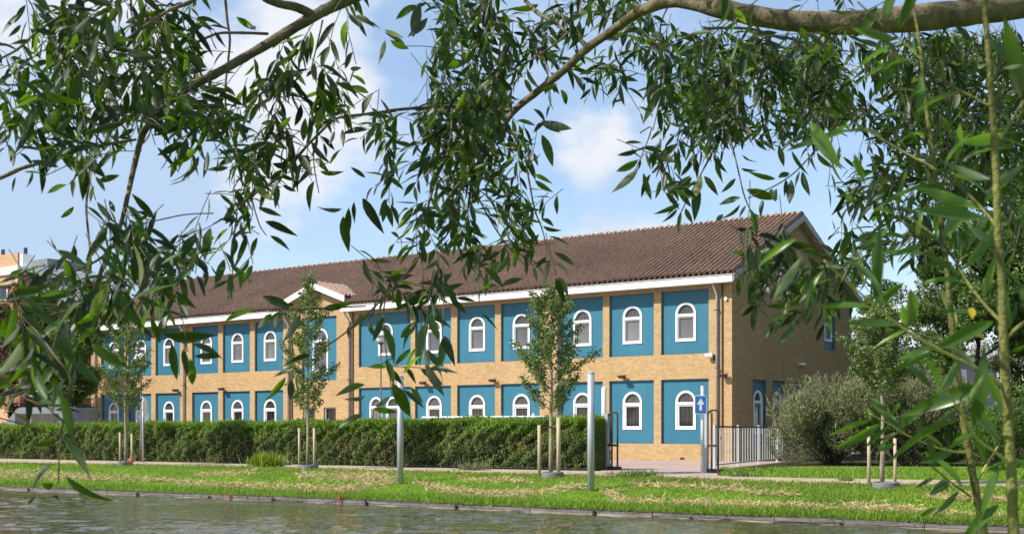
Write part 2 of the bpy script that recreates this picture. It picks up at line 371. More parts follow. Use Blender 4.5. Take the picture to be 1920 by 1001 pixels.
wv = np.concatenate([wv, np.column_stack([ring_, np.full(8, ZW)])]); wf = np.concatenate([wf, n0 + np.array([[4, 5, 1, 0], [5, 6, 2, 1], [6, 7, 3, 2], [7, 4, 0, 3]])])
tag(link('water', npmesh('water', wv, wf, M_water, smooth=True)), kind='structure')
bm = bmesh.new(); rows = []
for i in range(41):
    x = -40 + i * 2
    rows.append([bm.verts.new((x, yy, zz + .03 * math.sin(x * 2.1 + yy))) for yy, zz in ((-40, -.42), (-6, -.42), (1.8, -.42), (3.0, -.52), (3.7, -.75), (6, -1.2))])
for a, b in zip(rows, rows[1:]):
    for k in range(5): bm.faces.new((a[k], b[k], b[k + 1], a[k + 1]))
tag(fin('near_bank', bm, M_turf, smooth=True), kind='structure')
# canal bed so that nothing shows under the water's edges
bm = bmesh.new(); v = [bm.verts.new(p) for p in ((-500, 2, -1.6), (500, 2, -1.6), (500, 130, -1.6), (-500, 420, -1.6))]; bm.faces.new(v)
tag(fin('canal_bed', bm, M_soil), kind='structure')

# timber edging: two courses of planks held by pegs
edging = empty('timber_edging', wl(900), 0, 'low edging of weathered dark planks along the canal waterline', 'edging')
eo = edging.location.copy(); rng = random.Random(5)
pts = [wl(x) for x in range(-300, 2601, 20)]
acc = [0.0]
for a, b in zip(pts, pts[1:]): acc.append(acc[-1] + (b - a).length)
def along(s):
    for i in range(len(acc) - 1):
        if s <= acc[i + 1]: return pts[i].lerp(pts[i + 1], (s - acc[i]) / (acc[i + 1] - acc[i]))
    return pts[-1].copy()
s = 0.0
while s < acc[-1] - 2.6:
    ln = rng.uniform(2.2, 3.0)
    a, b = along(s), along(s + ln - .015); t = (b - a).normalized(); nrm = Vector((-t.y, t.x, 0))
    if nrm.y > 0: nrm = -nrm
    for z0, z1, o, mm in ((ZW - .2, ZW + .016, .05, M_timber_pale), (ZW + .022, ZW + .085, .035 + rng.uniform(0, .012), M_timber_mid), (ZW + .088, ZE + .012, .012 + rng.uniform(0, .01), M_timber)):
        bm = bmesh.new(); dz = rng.uniform(-.006, .006)
        c = [a + nrm * o, b + nrm * o, b + nrm * (o - .05), a + nrm * (o - .05)]
        lo = [bm.verts.new((p.x - eo.x, p.y - eo.y, z0 - eo.z)) for p in c]; hi = [bm.verts.new((p.x - eo.x, p.y - eo.y, z1 + dz - eo.z)) for p in c]
        for k in range(4): bm.faces.new((lo[k], lo[(k + 1) % 4], hi[(k + 1) % 4], hi[k]))
        bm.faces.new(hi); bm.faces.new(lo[::-1]); fin('plank', bm, mm, edging)
    p = a.lerp(b, rng.uniform(.3, .7)) + nrm * .09 - eo
    bm = bmesh.new(); tube(bm, [(p.x, p.y, ZW - .3 - eo.z), (p.x, p.y, ZW + rng.uniform(.04, .1) - eo.z)], .03, 6); fin('peg', bm, M_timber, edging)
    s += ln

# forecourt paving between hedge and building
bm = bmesh.new(); v = [bm.verts.new((*PG(x, y).xy, .004)) for x, y in ((1120, 884.2), (1250, 889), (1345, 891.5), (1345, 880.5), (1470, 866), (1700, 840))]
bk = [bm.verts.new(p) for p in ((-10, 75, .004), (-40, 82, .004), (-42, 72, .004))]
hb = [bm.verts.new((p.x, p.y, .004)) for p in (pf(0) + Vector((.4, 1.6, 0)), pf(560) + Vector((.4, 1.6, 0)), pf(1120) + Vector((.2, .8, 0)))]
bm.faces.new(v + bk + hb)
bmesh.ops.triangulate(bm, faces=bm.faces[:])
tag(fin('pavement', bm, M_paver), kind='structure')
# ------------------------------------------------------------------ scattered leaves and blades (numpy)
def rhombs(c, d, n, ln, wd, fold=.25):
    """folded leaf blades: centres c, directions d, normals n, lengths, widths -> verts, quads(2 tris each side)"""
    s = np.cross(d, n); s /= np.linalg.norm(s, axis=1)[:, None] + 1e-9
    n = np.cross(s, d)
    ln = ln[:, None]; wd = wd[:, None]
    base = c - d * ln * .5; tip = c + d * ln * .5
    l = c - s * wd * .5 + n * wd * fold; r = c + s * wd * .5 + n * wd * fold
    v = np.stack([base, r, tip, l], 1).reshape(-1, 3)
    k = np.arange(len(c))[:, None] * 4
    f = np.concatenate([k + np.array([[0, 1, 2]]), k + np.array([[0, 2, 3]])], 0)
    return v, f
def unit(a): return a / (np.linalg.norm(a, axis=1)[:, None] + 1e-9)
def leafcloud(name, c, ln, wd, mat_, parent, rs, droop=0.0, dirs=None, spread=1.0, origin=(0, 0, 0), label=None, kind='stuff', tint=None, outward=None):
    m = len(c); d = unit(rs.normal(size=(m, 3)))
    if dirs is not None: d = unit(dirs + d * spread)
    d[:, 2] -= droop; d = unit(d)
    n = rs.normal(size=(m, 3)); n[:, 2] += .8
    if outward is not None: n += outward * 1.1
    n = unit(n)
    sz = rs.uniform(.65, 1.25, m)
    v, f = rhombs(c - np.array(origin), d, n, ln * sz, wd * sz)
    tt = np.clip(rs.normal(.5, .24, m), 0, 1) if tint is None else np.clip(tint, 0, 1)
    me = npmesh(name, v, f, mat_, np.repeat(tt, 4))
    o = link(name, me, parent)
    if parent is None: o.location = origin
    if kind: o['kind'] = kind
    return o
rs = np.random.RandomState(11)
# grass on the bank: short blades everywhere, longer and lighter near the timber edge
def scatter_bank(n, tlo=0, thi=1, xl=-120, xh=2050):
    x = rs.uniform(xl, xh, n); t = rs.uniform(tlo, thi, n)
    return np.array([bank(a, b) for a, b in zip(x, t)])
def blades(name, c, ln, wd, m_, lean=.5, tint=None, up=True):
    m = len(c); d = rs.normal(size=(m, 3)) * lean
    if up: d[:, 2] += 1
    else: d[:, 2] = rs.uniform(0, .35, m)
    d = unit(d); L_ = ln * rs.uniform(.5, 1.4, m)
    n_ = unit(rs.normal(size=(m, 3)) + np.array([0, -.6, .5]))
    v, f = rhombs(c + d * (L_[:, None] * .45), d, n_, L_, np.full(m, wd) * rs.uniform(.7, 1.3, m), .1)
    tt = np.clip(rs.normal(.5, .22, m), 0, 1) if tint is None else tint
    return npmesh(name, v, f, m_, np.repeat(tt, 4))
c = scatter_bank(70000)
pn_ = np.sin(c[:, 0] * 1.3) * np.cos(c[:, 1] * .9) + .6 * np.sin(c[:, 0] * 3.1 + c[:, 1] * 2)
tag(link('bank_grass', blades('bank_grass', c, .065, .016, M_grassblade, .55, np.clip(.5 + .16 * pn_ + rs.normal(0, .18, len(c)), 0, 1))), kind='stuff')
c = scatter_bank(18000, -.015, .12); tag(link('waterside_grass', blades('waterside_grass', c, .15, .014, M_grassblade, .6)), kind='stuff')
c = scatter_bank(9000, .75, 1.02); tag(link('dry_grass', blades('dry_grass', c, .07, .014, M_drygrass, .6)), kind='stuff')
# mown hay lying in swathes
HAY = [(330, 905, 400, 911, 6), (400, 911, 560, 917, 7), (560, 917, 660, 922, 9), (640, 917, 735, 905, 6), (0, 886, 330, 903, 5), (0, 894, 200, 899, 4), (370, 892, 480, 886, 4), (560, 893, 740, 895, 6),
       (780, 906, 830, 918, 5), (820, 918, 900, 927, 6), (900, 928, 990, 928, 6), (990, 926, 1050, 922, 5), (1054, 917, 1098, 912, 5), (1135, 922, 1171, 942, 7), (1171, 942, 1205, 944, 6),
       (1202, 942, 1244, 944, 7), (1265, 945, 1330, 948, 7), (1330, 948, 1555, 955, 6), (1187, 910, 1280, 913, 4), (1290, 914, 1400, 920, 4), (1577, 954, 1719, 960, 7), (1723, 965, 1806, 970, 7), (1806, 972, 1890, 975, 6), (1740, 934, 1880, 938, 5),
       (1400, 925, 1500, 930, 3), (860, 900, 1000, 905, 3), (640, 900, 700, 898, 4)]
hc = []
for x0, y0, x1, y1, w in HAY:
    n = int((abs(x1 - x0) + abs(y1 - y0)) * w * 2.0)
    ts = rs.uniform(0, 1, n)
    clump = .5 + .5 * np.sin(ts * 9 + x0) * np.sin(ts * 23 + y0)
    for t_, cl_ in zip(ts, clump):
        if rs.uniform() > .30 + .7 * cl_: continue
        hc.append(bank_px(x0 + (x1 - x0) * t_ + rs.normal(0, 5), min(max(y0 + (y1 - y0) * t_ + rs.normal(0, w * .62), 868), interp(WL, x0) - 14)))
hc = np.array(hc); hc[:, 2] += rs.uniform(0, .05, len(hc))
tag(link('mown_hay', blades('mown_hay', hc, .16, .014, M_hay, .8, None, False)), kind='stuff')
def blades_at(name, pxs, ln, wd, m_, lean, n, r, label, cat, grp=None):
    """a small countable plant: a tuft of blades round one point"""
    o = np.array(pxs); c = o + np.column_stack([rs.normal(0, r, n), rs.normal(0, r * .6, n), np.zeros(n)])
    e = empty(name, o, 0, label, cat, grp)
    me = blades('blade_cluster', c - o, ln, wd, m_, lean); k = link('foliage', me, e); k['kind'] = 'stuff'; return e
blades_at('lime_green_tuft', PG(500, 875), .40, .03, M_leaf_lime, .4, 700, .22, 'bright lime green grassy tuft at the foot of the hedge', 'plant')
blades_at('weed_clump', PG(1195, 893), .17, .03, M_leaf_young, .9, 420, .25, 'low dark weed clump at the edge of the pink forecourt', 'weed')
blades_at('weed_clump', PG(885, 881), .25, .02, M_leaf_shrub, .8, 300, .2, 'greyish weed clump at the hedge foot behind the path', 'weed')
blades_at('weed_clump', PG(1395, 893), .14, .03, M_leaf_young, .9, 200, .16, 'small green weed clump beside the metal fence end', 'weed')
blades_at('weed_clump', PG(1585, 901), .09, .03, M_leaf_young, .9, 150, .10, 'tiny dark weed on the path left of the right hand stakes', 'weed')
# strip of lawn between the path and the big shrub, right of the gate
bm = bmesh.new(); v = [bm.verts.new((*PG(x, y).xy, .003)) for x, y in ((1345, 891.8), (1500, 895.6), (1850, 900.6), (2300, 908), (2300, 874), (1480, 874))]; bm.faces.new(v)
tag(fin('lawn', bm, M_turf), kind='structure')
lc = np.array([PG(rs.uniform(1350, 2000), rs.uniform(878, 895 + 5)) for _ in range(16000)])
lc = lc[[interp(PF, 960 + p[0] / p[1] * F) > HZ + CH / p[1] * F for p in lc]]
tag(link('lawn_grass', blades('lawn_grass', lc, .09, .018, M_grassblade, .6)), kind='stuff')

# ------------------------------------------------------------------ the yellow brick building
A = R(52.87); Cx, Cy = 7.526, 43.8; sA, cA = math.sin(A), math.cos(A)
BROT = -(math.pi / 2 - A)
bld = empty('office_building', (Cx, Cy, 0), BROT, 'long two storey yellow brick building with teal panels and arched white windows', 'building')
def U(px): k = (px - CX) / F; return (Cx - k * Cy) / (sA + k * cA)           # distance along the front from its right corner
def FZ(px, py): return CH + (HZ - py) / F * (Cy + U(px) * cA)
def V(px): k = (px - CX) / F; return (k * Cy - Cx) / (cA - k * sA)           # distance along the gable wall
def GZ(px, py): return CH + (HZ - py) / F * (Cy + V(px) * sA)
LEN = U(171.0); DEP = 10.45
ZL0, ZL1, ZU0, ZU1, ZEV = .60, 2.87, 3.745, 5.99, 6.14
low = [(1239.5, 1328.8), (1142.3, 1225.8), (1050, 1130.3), (939, 1012), (857, 928), (778, 845.5), (672.5, 770), (477.5, 531), (417.5, 468.5), (360, 409), (291.5, 337.3), (240, 283.5), (189.5, 233)]
PAN = [(U(b), U(a)) for a, b in low]                    # (near edge, far edge) along the front
PAN.sort()
STAIR = (U(631), U(566)); SZ0 = FZ(600, 713); SZ1 = 6.02
DX = (U(656.6) + U(543)) / 2; DXH = (U(543) - U(656.6)) / 2                    # dormer centre and half width
RD = .10
def part(name, bm, m, parent=bld, **k): return fin(name, bm, m, parent, **k)
bm = bmesh.new()
# wall strips and piers, butted end to end; x runs from -LEN to 0
def wx(u0, u1, z0, z1): box(bm, -u1, -u0, 0, .3, z0, z1)
wx(0, LEN, 0, ZL0); wx(0, LEN, ZL1, SZ0)
def piers(spans, z0, z1):
    e = 0.0
    for a, b in spans:
        if a - e > 1e-3: wx(e, a, z0, z1)
        e = b
    if LEN - e > 1e-3: wx(e, LEN, z0, z1)
SW = [(U(629.5), U(607)), (U(590), U(568))]; SWT = FZ(600, 763.5); SWB = .95
piers(PAN + [], ZL0, SWB)
piers(sorted(PAN + SW), SWB, SWT); piers(PAN, SWT, ZL1)
piers([STAIR], SZ0, ZU0)
piers(sorted(PAN + [STAIR]), ZU0, ZU1); piers([STAIR], ZU1, SZ1); wx(0, LEN, SZ1, ZEV)
part('front_wall', bm, M_brick)
# the body behind: gables and rear wall
EO = .42; TH = .486; ZRE = 6.34; ZR = ZRE + TH * (DEP / 2 + EO)
def roofz(y): return ZRE + TH * ((y if y <= DEP / 2 else DEP - y) + EO)
GWN = [(V(a), V(b)) for a, b in ((1411, 1438.9), (1448.5, 1473), (1482, 1506))]; GUP = (V(1545), V(1568)); GUZ0, GUZ1 = GZ(1556, 656.3), GZ(1556, 578)
bm = bmesh.new()
def gable(x0, x1, holes):
    o = -.02
    if not holes:
        pr = [(.3, 0), (DEP, 0), (DEP, roofz(DEP) + o - .16), (DEP / 2, ZR + o - .16), (.3, roofz(.3) + o - .16)]
        a = [bm.verts.new((x0, y, z)) for y, z in pr]; b = [bm.verts.new((x1, y, z)) for y, z in pr]
        bm.faces.new(a); bm.faces.new(b[::-1])
        for i in range(5): bm.faces.new((a[i], b[i], b[(i + 1) % 5], a[(i + 1) % 5]))
        return
    def bx(y0, y1, z0, z1): box(bm, x0, x1, y0, y1, z0, z1)
    bx(.3, DEP, 0, ZL0); e = .3
    for a, b in GWN: bx(e, a, ZL0, ZL1); e = b
    bx(e, DEP, ZL0, ZL1); bx(.3, DEP, ZL1, GUZ0); bx(.3, GUP[0], GUZ0, GUZ1); bx(GUP[1], DEP, GUZ0, GUZ1)
    pr = [(.3, GUZ1), (DEP, GUZ1), (DEP, roofz(DEP) + o - .16), (DEP / 2, ZR + o - .16), (.3, roofz(.3) + o - .16)]
    a = [bm.verts.new((x0, y, z)) for y, z in pr]; b = [bm.verts.new((x1, y, z)) for y, z in pr]
    bm.faces.new(a); bm.faces.new(b[::-1])
    for i in range(5): bm.faces.new((a[i], b[i], b[(i + 1) % 5], a[(i + 1) % 5]))
gable(-.3, 0, True)
# brick end of the front wall stays the front wall's own; a thin return keeps the corner brick on the side
part('gable_wall', bm, M_brick_side)
bm = bmesh.new(); gable(-LEN, -LEN + .3, False); part('gable_wall', bm, M_brick_side)
part('rear_wall', bbox(-LEN + .3, -.3, DEP - .3, DEP, 0, ZEV), M_brick)
part('inner_wall', bbox(-LEN + .3, -.3, .75, .95, 0, ZEV + .1), M_pane_dark)

# windows: arched frame, fixed arch pane, lower pane in a sash
def arch_outline(w, z0, z1, n=14, s=0.0):
    r = w / 2 - s; zs = z1 - w / 2
    return [(-r, z0 + s), (r, z0 + s)] + [(r * math.cos(math.pi * k / n), zs + r * math.sin(math.pi * k / n)) for k in range(n + 1)]
def ring(bm, o, i, f, d0, d1):
    n = len(o)
    ov = [[bm.verts.new(f(s, z, d)) for s, z in o] for d in (d0, d1)]; iv = [[bm.verts.new(f(s, z, d)) for s, z in i] for d in (d0, d1)]
    for k in range(n):
        j = (k + 1) % n
        bm.faces.new((ov[1][k], ov[1][j], iv[1][j], iv[1][k])); bm.faces.new((ov[0][k], ov[1][k], ov[1][j], ov[0][j])); bm.faces.new((iv[0][k], iv[0][j], iv[1][j], iv[1][k]))
MESH = {}
def window(xc, z0, z1, w, base, axis, kind, parent=bld, ft=.075):
    key = (round(z1 - z0, 2), round(w, 2), axis, kind); ztr = z0 + (z1 - z0 - w / 2) * .955
    def f(s, z, d): return (s, -d, z) if axis == 0 else (d, s, z)
    loc = (xc, base, 0) if axis == 0 else (base, xc, 0)
    key = key + (round(z0, 2),)
    if key not in MESH:
        def me(b, m):
            bmesh.ops.recalc_face_normals(b, faces=b.faces); q = bpy.data.meshes.new('w'); b.to_mesh(q); b.free(); q.materials.append(m); return q
        b = bmesh.new(); ring(b, arch_outline(w, z0, z1), arch_outline(w, z0, z1, 14, ft), f, -.07, .03)
        def bx(s0, s1, za, zb, d0, d1):
            p = [f(s0, za, d0), f(s1, zb, d1)]; box(b, min(p[0][0], p[1][0]), max(p[0][0], p[1][0]), min(p[0][1], p[1][1]), max(p[0][1], p[1][1]), za, zb)
        bx(-w / 2 + ft, w / 2 - ft, ztr - .045, ztr + .045, -.069, .026)
        fr = me(b, M_white)
        b = bmesh.new(); i = w / 2 - ft - .004; o2 = [(-i, z0 + ft + .004), (i, z0 + ft + .004), (i, ztr - .049), (-i, ztr - .049)]; q = .045
        ring(b, o2, [(-i + q, z0 + ft + q), (i - q, z0 + ft + q), (i - q, ztr - .049 - q), (-i + q, ztr - .049 - q)], f, -.06, -.005); sash = me(b, M_grey_sash if kind == 'blind' else M_white)
        b = bmesh.new(); b.faces.new([b.verts.new(f(s, z, -.05)) for s, z in o2]); p1 = me(b, M_pane_blind if kind == 'blind' else M_pane_dark)
        r = w / 2 - ft - .004; zs = z1 - w / 2; b = bmesh.new()
        b.faces.new([b.verts.new(f(r * math.cos(math.pi * k / 14), max(zs + r * math.sin(math.pi * k / 14), ztr + .046), -.045)) for k in range(15)]); p2 = me(b, M_pane_arch if kind != 'plain' else M_pane_dark)
        MESH[key] = (fr, sash, p1, p2)
    fr, sash, p1, p2 = MESH[key]
    wn = link('window', fr, parent, loc)
    link('sash', sash, wn); link('pane', p1, wn); link('pane', p2, wn)
    return wn
def panel(a, b, z0, z1, base, axis, holes, sgn=1):
    """teal panel from a to b with arched openings; then a dark sill and edge trim"""
    def f(s, z, d): return (s, -d, z) if axis == 0 else (d, s, z)
    bm = bmesh.new(); es = []
    def loop(pts):
        v = [bm.verts.new(f(s, z, 0)) for s, z in pts]
        for k in range(len(v)): es.append(bm.edges.new((v[k], v[(k + 1) % len(v)])))
    loop([(a, z0), (b, z0), (b, z1), (a, z1)])
    for xc, w, q0, q1 in holes: loop([(xc + s, z) for s, z in arch_outline(w - .02, q0 + .01, q1 - .01)])
    bmesh.ops.triangle_fill(bm, use_beauty=True, edges=es)
    o = part('panel', bm, M_panel); o.location = (0, base, 0) if axis == 0 else (base, 0, 0)
    want = Vector((0, -1, 0)) if axis == 0 else Vector((1, 0, 0))
    if o.data.polygons[0].normal.dot(want) < 0: o.data.flip_normals()
    bm = bmesh.new()
    if axis == 0: box(bm, a, b, base - .075, base - .001, z0 - .035, z0 + .012)
    else: box(bm, base + .001, base + .075, a, b, z0 - .035, z0 + .012)
    part('sill', bm, M_sill)
    # side and head trim in the recess
    bm = bmesh.new(); q = .022
    if axis == 0:
        box(bm, a, a + q, base - .03, base - .001, z0 + .013, z1); box(bm, b - q, b, base - .03, base - .001, z0 + .013, z1); box(bm, a + q, b - q, base - .03, base - .001, z1 - q, z1)
    else:
        box(bm, base + .001, base + .03, a, a + q, z0 + .013, z1); box(bm, base + .001, base + .03, b - q, b, z0 + .013, z1); box(bm, base + .001, base + .03, a + q, b - q, z1 - q, z1)
    part('panel_trim', bm, M_panel)
WLO, WHI, WW = (1.10, 2.47), (4.20, 5.565), .81
for i, (a, b) in enumerate(PAN):
    xc = -(a + b) / 2
    wide = (b - a) > 2.3
    if wide:
        cs = [-(U(725) + U(743)) / 2, -(U(692) + U(713)) / 2]
        panel(-b, -a, ZL0, ZL1, RD, 0, [(c, .72, .62 + .05, WLO[1]) for c in cs])
        for c in cs: window(c, .67, WLO[1], .72, RD, 0, 'blind')
    else:
        panel(-b, -a, ZL0, ZL1, RD, 0, [(xc, WW, *WLO)]); window(xc, *WLO, WW, RD, 0, 'dark')
    panel(-b, -a, ZU0, ZU1, RD, 0, [(xc, WW, *WHI)]); window(xc, *WHI, WW, RD, 0, 'blind')
# tall stair window under the central gable
sxc = -(STAIR[0] + STAIR[1]) / 2
panel(-STAIR[1], -STAIR[0], SZ0, SZ1, RD, 0, [(sxc, .95, SZ0 + .35, SZ1 - .5)]); window(sxc, SZ0 + .35, SZ1 - .5, .95, RD, 0, 'blind')
for a, b in SW:                                        # two small square ground floor windows with bars
    b_ = bmesh.new(); ring(b_, [(-b, SWB), (-a, SWB), (-a, SWT), (-b, SWT)], [(-b + .06, SWB + .06), (-a - .06, SWB + .06), (-a - .06, SWT - .06), (-b + .06, SWT - .06)], lambda s, z, d: (s, .12 - d, z), -.05, .04)
    wn = part('small_window', b_, M_white)
    b_ = bmesh.new(); b_.faces.new([b_.verts.new(p) for p in ((-b + .05, .14, SWB + .05), (-a - .05, .14, SWB + .05), (-a - .05, .14, SWT - .05), (-b + .05, .14, SWT - .05))]); fin('pane', b_, M_pane_dark, wn)
    for k in range(1, 6):
        x = -b + (b - a) * k / 6; fin('bar', bbox(x - .012, x + .012, .05, .07, SWB, SWT), M_darkmetal, wn)
for a, b in GWN:
    panel(a, b, ZL0, ZL1, -RD, 1, [((a + b) / 2, .72, .95, 2.5)]); window((a + b) / 2, .95, 2.5, .72, -RD, 1, 'blind')
a, b = GUP; panel(a, b, GUZ0, GUZ1, -RD, 1, [((a + b) / 2, .72, GUZ0 + .35, GUZ1 - .25)]); window((a + b) / 2, GUZ0 + .35, GUZ1 - .25, .72, -RD, 1, 'blind')

# roof: rows of pantiles over a deck; gutters, bargeboards, ridge
def pantiles(name, org, eu, ev, en, wid, length, tw=.22, ch=.34, clip=None):
    nc = max(1, round(wid / tw)); tw = wid / nc; nr = max(1, round(length / ch)); ch = length / nr
    prof = [(0, 0), (.20, .030), (.44, .085), (.62, .125), (.76, .125), (.84, .0)]
    us = [(c + q) * tw for c in range(nc) for q, _ in prof] + [wid]; hs = [h for c in range(nc) for _, h in prof] + [.012]
    us = np.array(us); hs = np.array(hs); rr = np.random.RandomState(3)
    vs = []; fs = []; n = len(us); k = 0; tint = []
    for r in range(nr):
        jit = np.repeat(rr.normal(0, .003, nc), len(prof)); jit = np.append(jit, 0)
        for t, dh in ((r * ch, .013), (min(length, (r + 1) * ch + .02), .0)):
            h = hs + dh + jit
            tv = np.full(n, t) if clip is None else np.maximum(t, clip(us))
            vs.append(np.outer(us, eu) + np.outer(tv, ev) + np.outer(h, en) + org)
        a = np.arange(n - 1) + k
        fs.append(np.column_stack([a, a + 1, a + 1 + n, a + n]))
        # butt of the course
        vs.append(vs[-2] - np.array(en) * .014); a2 = np.arange(n - 1) + k + 2 * n
        fs.append(np.column_stack([a2, a2 + 1, a + 1, a])); k += 3 * n
    o = link(name, npmesh(name, np.concatenate(vs), np.concatenate(fs), M_tile), bld); o['kind'] = 'stuff'; return o
GO = .28                                               # overhang past the gables
cp = 1 / math.hypot(1, TH); slope = (DEP / 2 + EO) / cp
ev = np.array([0, cp, TH * cp]); en = np.array([0, -TH * cp, cp])
RX0 = -LEN - GO; RW = LEN + 2 * GO
def dclip_main(us):                                    # no tiles in front of the central gable's wall
    x = us + RX0; return np.where(np.abs(x + DX) < DXH * .92, (EO + .20) / cp, 0.0)
pantiles('roof_tiles', np.array([RX0, -EO - .03, ZRE + .06]), np.array([1, 0, 0]), ev, en, RW, slope, clip=dclip_main)
pantiles('roof_tiles', np.array([GO, DEP + EO + .03, ZRE + .06]), np.array([-1, 0, 0]), np.array([0, -cp, TH * cp]), np.array([0, TH * cp, cp]), RW, slope, .27, .35)
bm = bmesh.new()
for xa, xb, y0, y1 in ((RX0 + .02, -DX - DXH * .92, -EO, DEP / 2), (-DX - DXH * .92, -DX + DXH * .92, .32, DEP / 2), (-DX + DXH * .92, GO - .02, -EO, DEP / 2), (RX0 + .02, GO - .02, DEP + EO, DEP / 2)):
    p = [(xa, y0, roofz(y0)), (xb, y0, roofz(y0)), (xb, y1, ZR), (xa, y1, ZR)]
    a = [bm.verts.new(q) for q in p]; b = [bm.verts.new((q[0], q[1], q[2] - .14)) for q in p]
    bm.faces.new(a); bm.faces.new(b[::-1])
    for i in range(4): bm.faces.new((a[i], b[i], b[(i + 1) % 4], a[(i + 1) % 4]))
part('roof_deck', bm, M_soffit)
# ridge tiles one by one
prof = [(.13 * math.cos(math.pi * k / 6), .10 * math.sin(math.pi * k / 6)) for k in range(7)]
def ridge_mesh(l=.40):
    bm = bmesh.new(); st = [(0, 1.12), (.07, 1.12), (.071, 1.0), (l, .93)]
    rg = [[bm.verts.new((x, y * s, z * s + (.02 if s > 1.05 else 0))) for y, z in prof] for x, s in st]
    for a, b in zip(rg, rg[1:]):
        for k in range(6): bm.faces.new((a[k], a[k + 1], b[k + 1], b[k]))
    bm.faces.new(rg[0]); bmesh.ops.recalc_face_normals(bm, faces=bm.faces)
    q = bpy.data.meshes.new('ridge_tile'); bm.to_mesh(q); bm.free(); q.materials.append(M_ridge); return q
rm = ridge_mesh(); rr = random.Random(2); x = RX0
while x < GO - .3:
    o = link('ridge_tile', rm, bld, (x, DEP / 2, ZR + .075 + rr.uniform(-.008, .008)), (0, rr.uniform(-.02, .02), 0)); x += .36
# fascia gutters on the front, broken by the central gable
for a, b in ((-DX + DXH * .93, GO - .02), (RX0 + .02, -DX - DXH * .93)):
    part('fascia', bbox(a, b, -EO - .06, -EO, ZRE - .24, ZRE + .0, .008), M_fascia)
    part('gutter_lip', bbox(a, b, -EO - .09, -EO - .0, ZRE + .002, ZRE + .03), M_pipe)
    part('soffit', bbox(a, b, -EO + .001, -.001, ZRE - .235, ZRE - .215), M_soffit)
part('fascia', bbox(RX0 + .02, GO - .02, DEP + EO, DEP + EO + .06, ZRE - .24, ZRE), M_fascia)
# bargeboards on both gables
for x0, x1 in ((GO - .018, GO + .022), (RX0 - .022, RX0 + .018)):
    for y0, z0, y1, z1 in ((-EO - .02, ZRE, DEP / 2, ZR), (DEP / 2, ZR, DEP + EO + .02, ZRE)):
        bm = bmesh.new(); pr = [(y0, z0 - .20), (y1, z1 - .20), (y1, z1 + .04), (y0, z0 + .04)]
        a = [bm.verts.new((x0, y, z)) for y, z in pr]; b = [bm.verts.new((x1, y, z)) for y, z in pr]
        bm.faces.new(a); bm.faces.new(b[::-1])
        for i in range(4): bm.faces.new((a[i], b[i], b[(i + 1) % 4], a[(i + 1) % 4]))
        part('bargeboard', bm, M_soffit)
# central gable
DPZ = FZ(600, 533); DEZ = FZ(548, 566); dh = (DPZ - DEZ) / DXH; DO = .40
def droof(x): return DPZ - abs(x + DX) * dh
bm = bmesh.new(); w2 = DXH * .90
pr = [(-DX - w2, ZEV), (-DX + w2, ZEV), (-DX + w2, droof(-DX + w2) - .1), (-DX, DPZ - .1), (-DX - w2, droof(-DX - w2) - .1)]
a = [bm.verts.new((x, .001, z)) for x, z in pr]; b = [bm.verts.new((x, .3, z)) for x, z in pr]
bm.faces.new(a); bm.faces.new(b[::-1])
for i in range(5): bm.faces.new((a[i], b[i], b[(i + 1) % 5], a[(i + 1) % 5]))
for s in (-1, 1):
    x0 = -DX + s * w2; zt = droof(x0) - .1; yb = (zt - ZRE) / TH - EO + .3
    box(bm, min(x0, x0 - s * .15), max(x0, x0 - s * .15), .301, max(yb, .6), ZEV, zt)
part('dormer_wall', bm, M_brick)
sl_ = math.hypot(DXH, DPZ - DEZ)
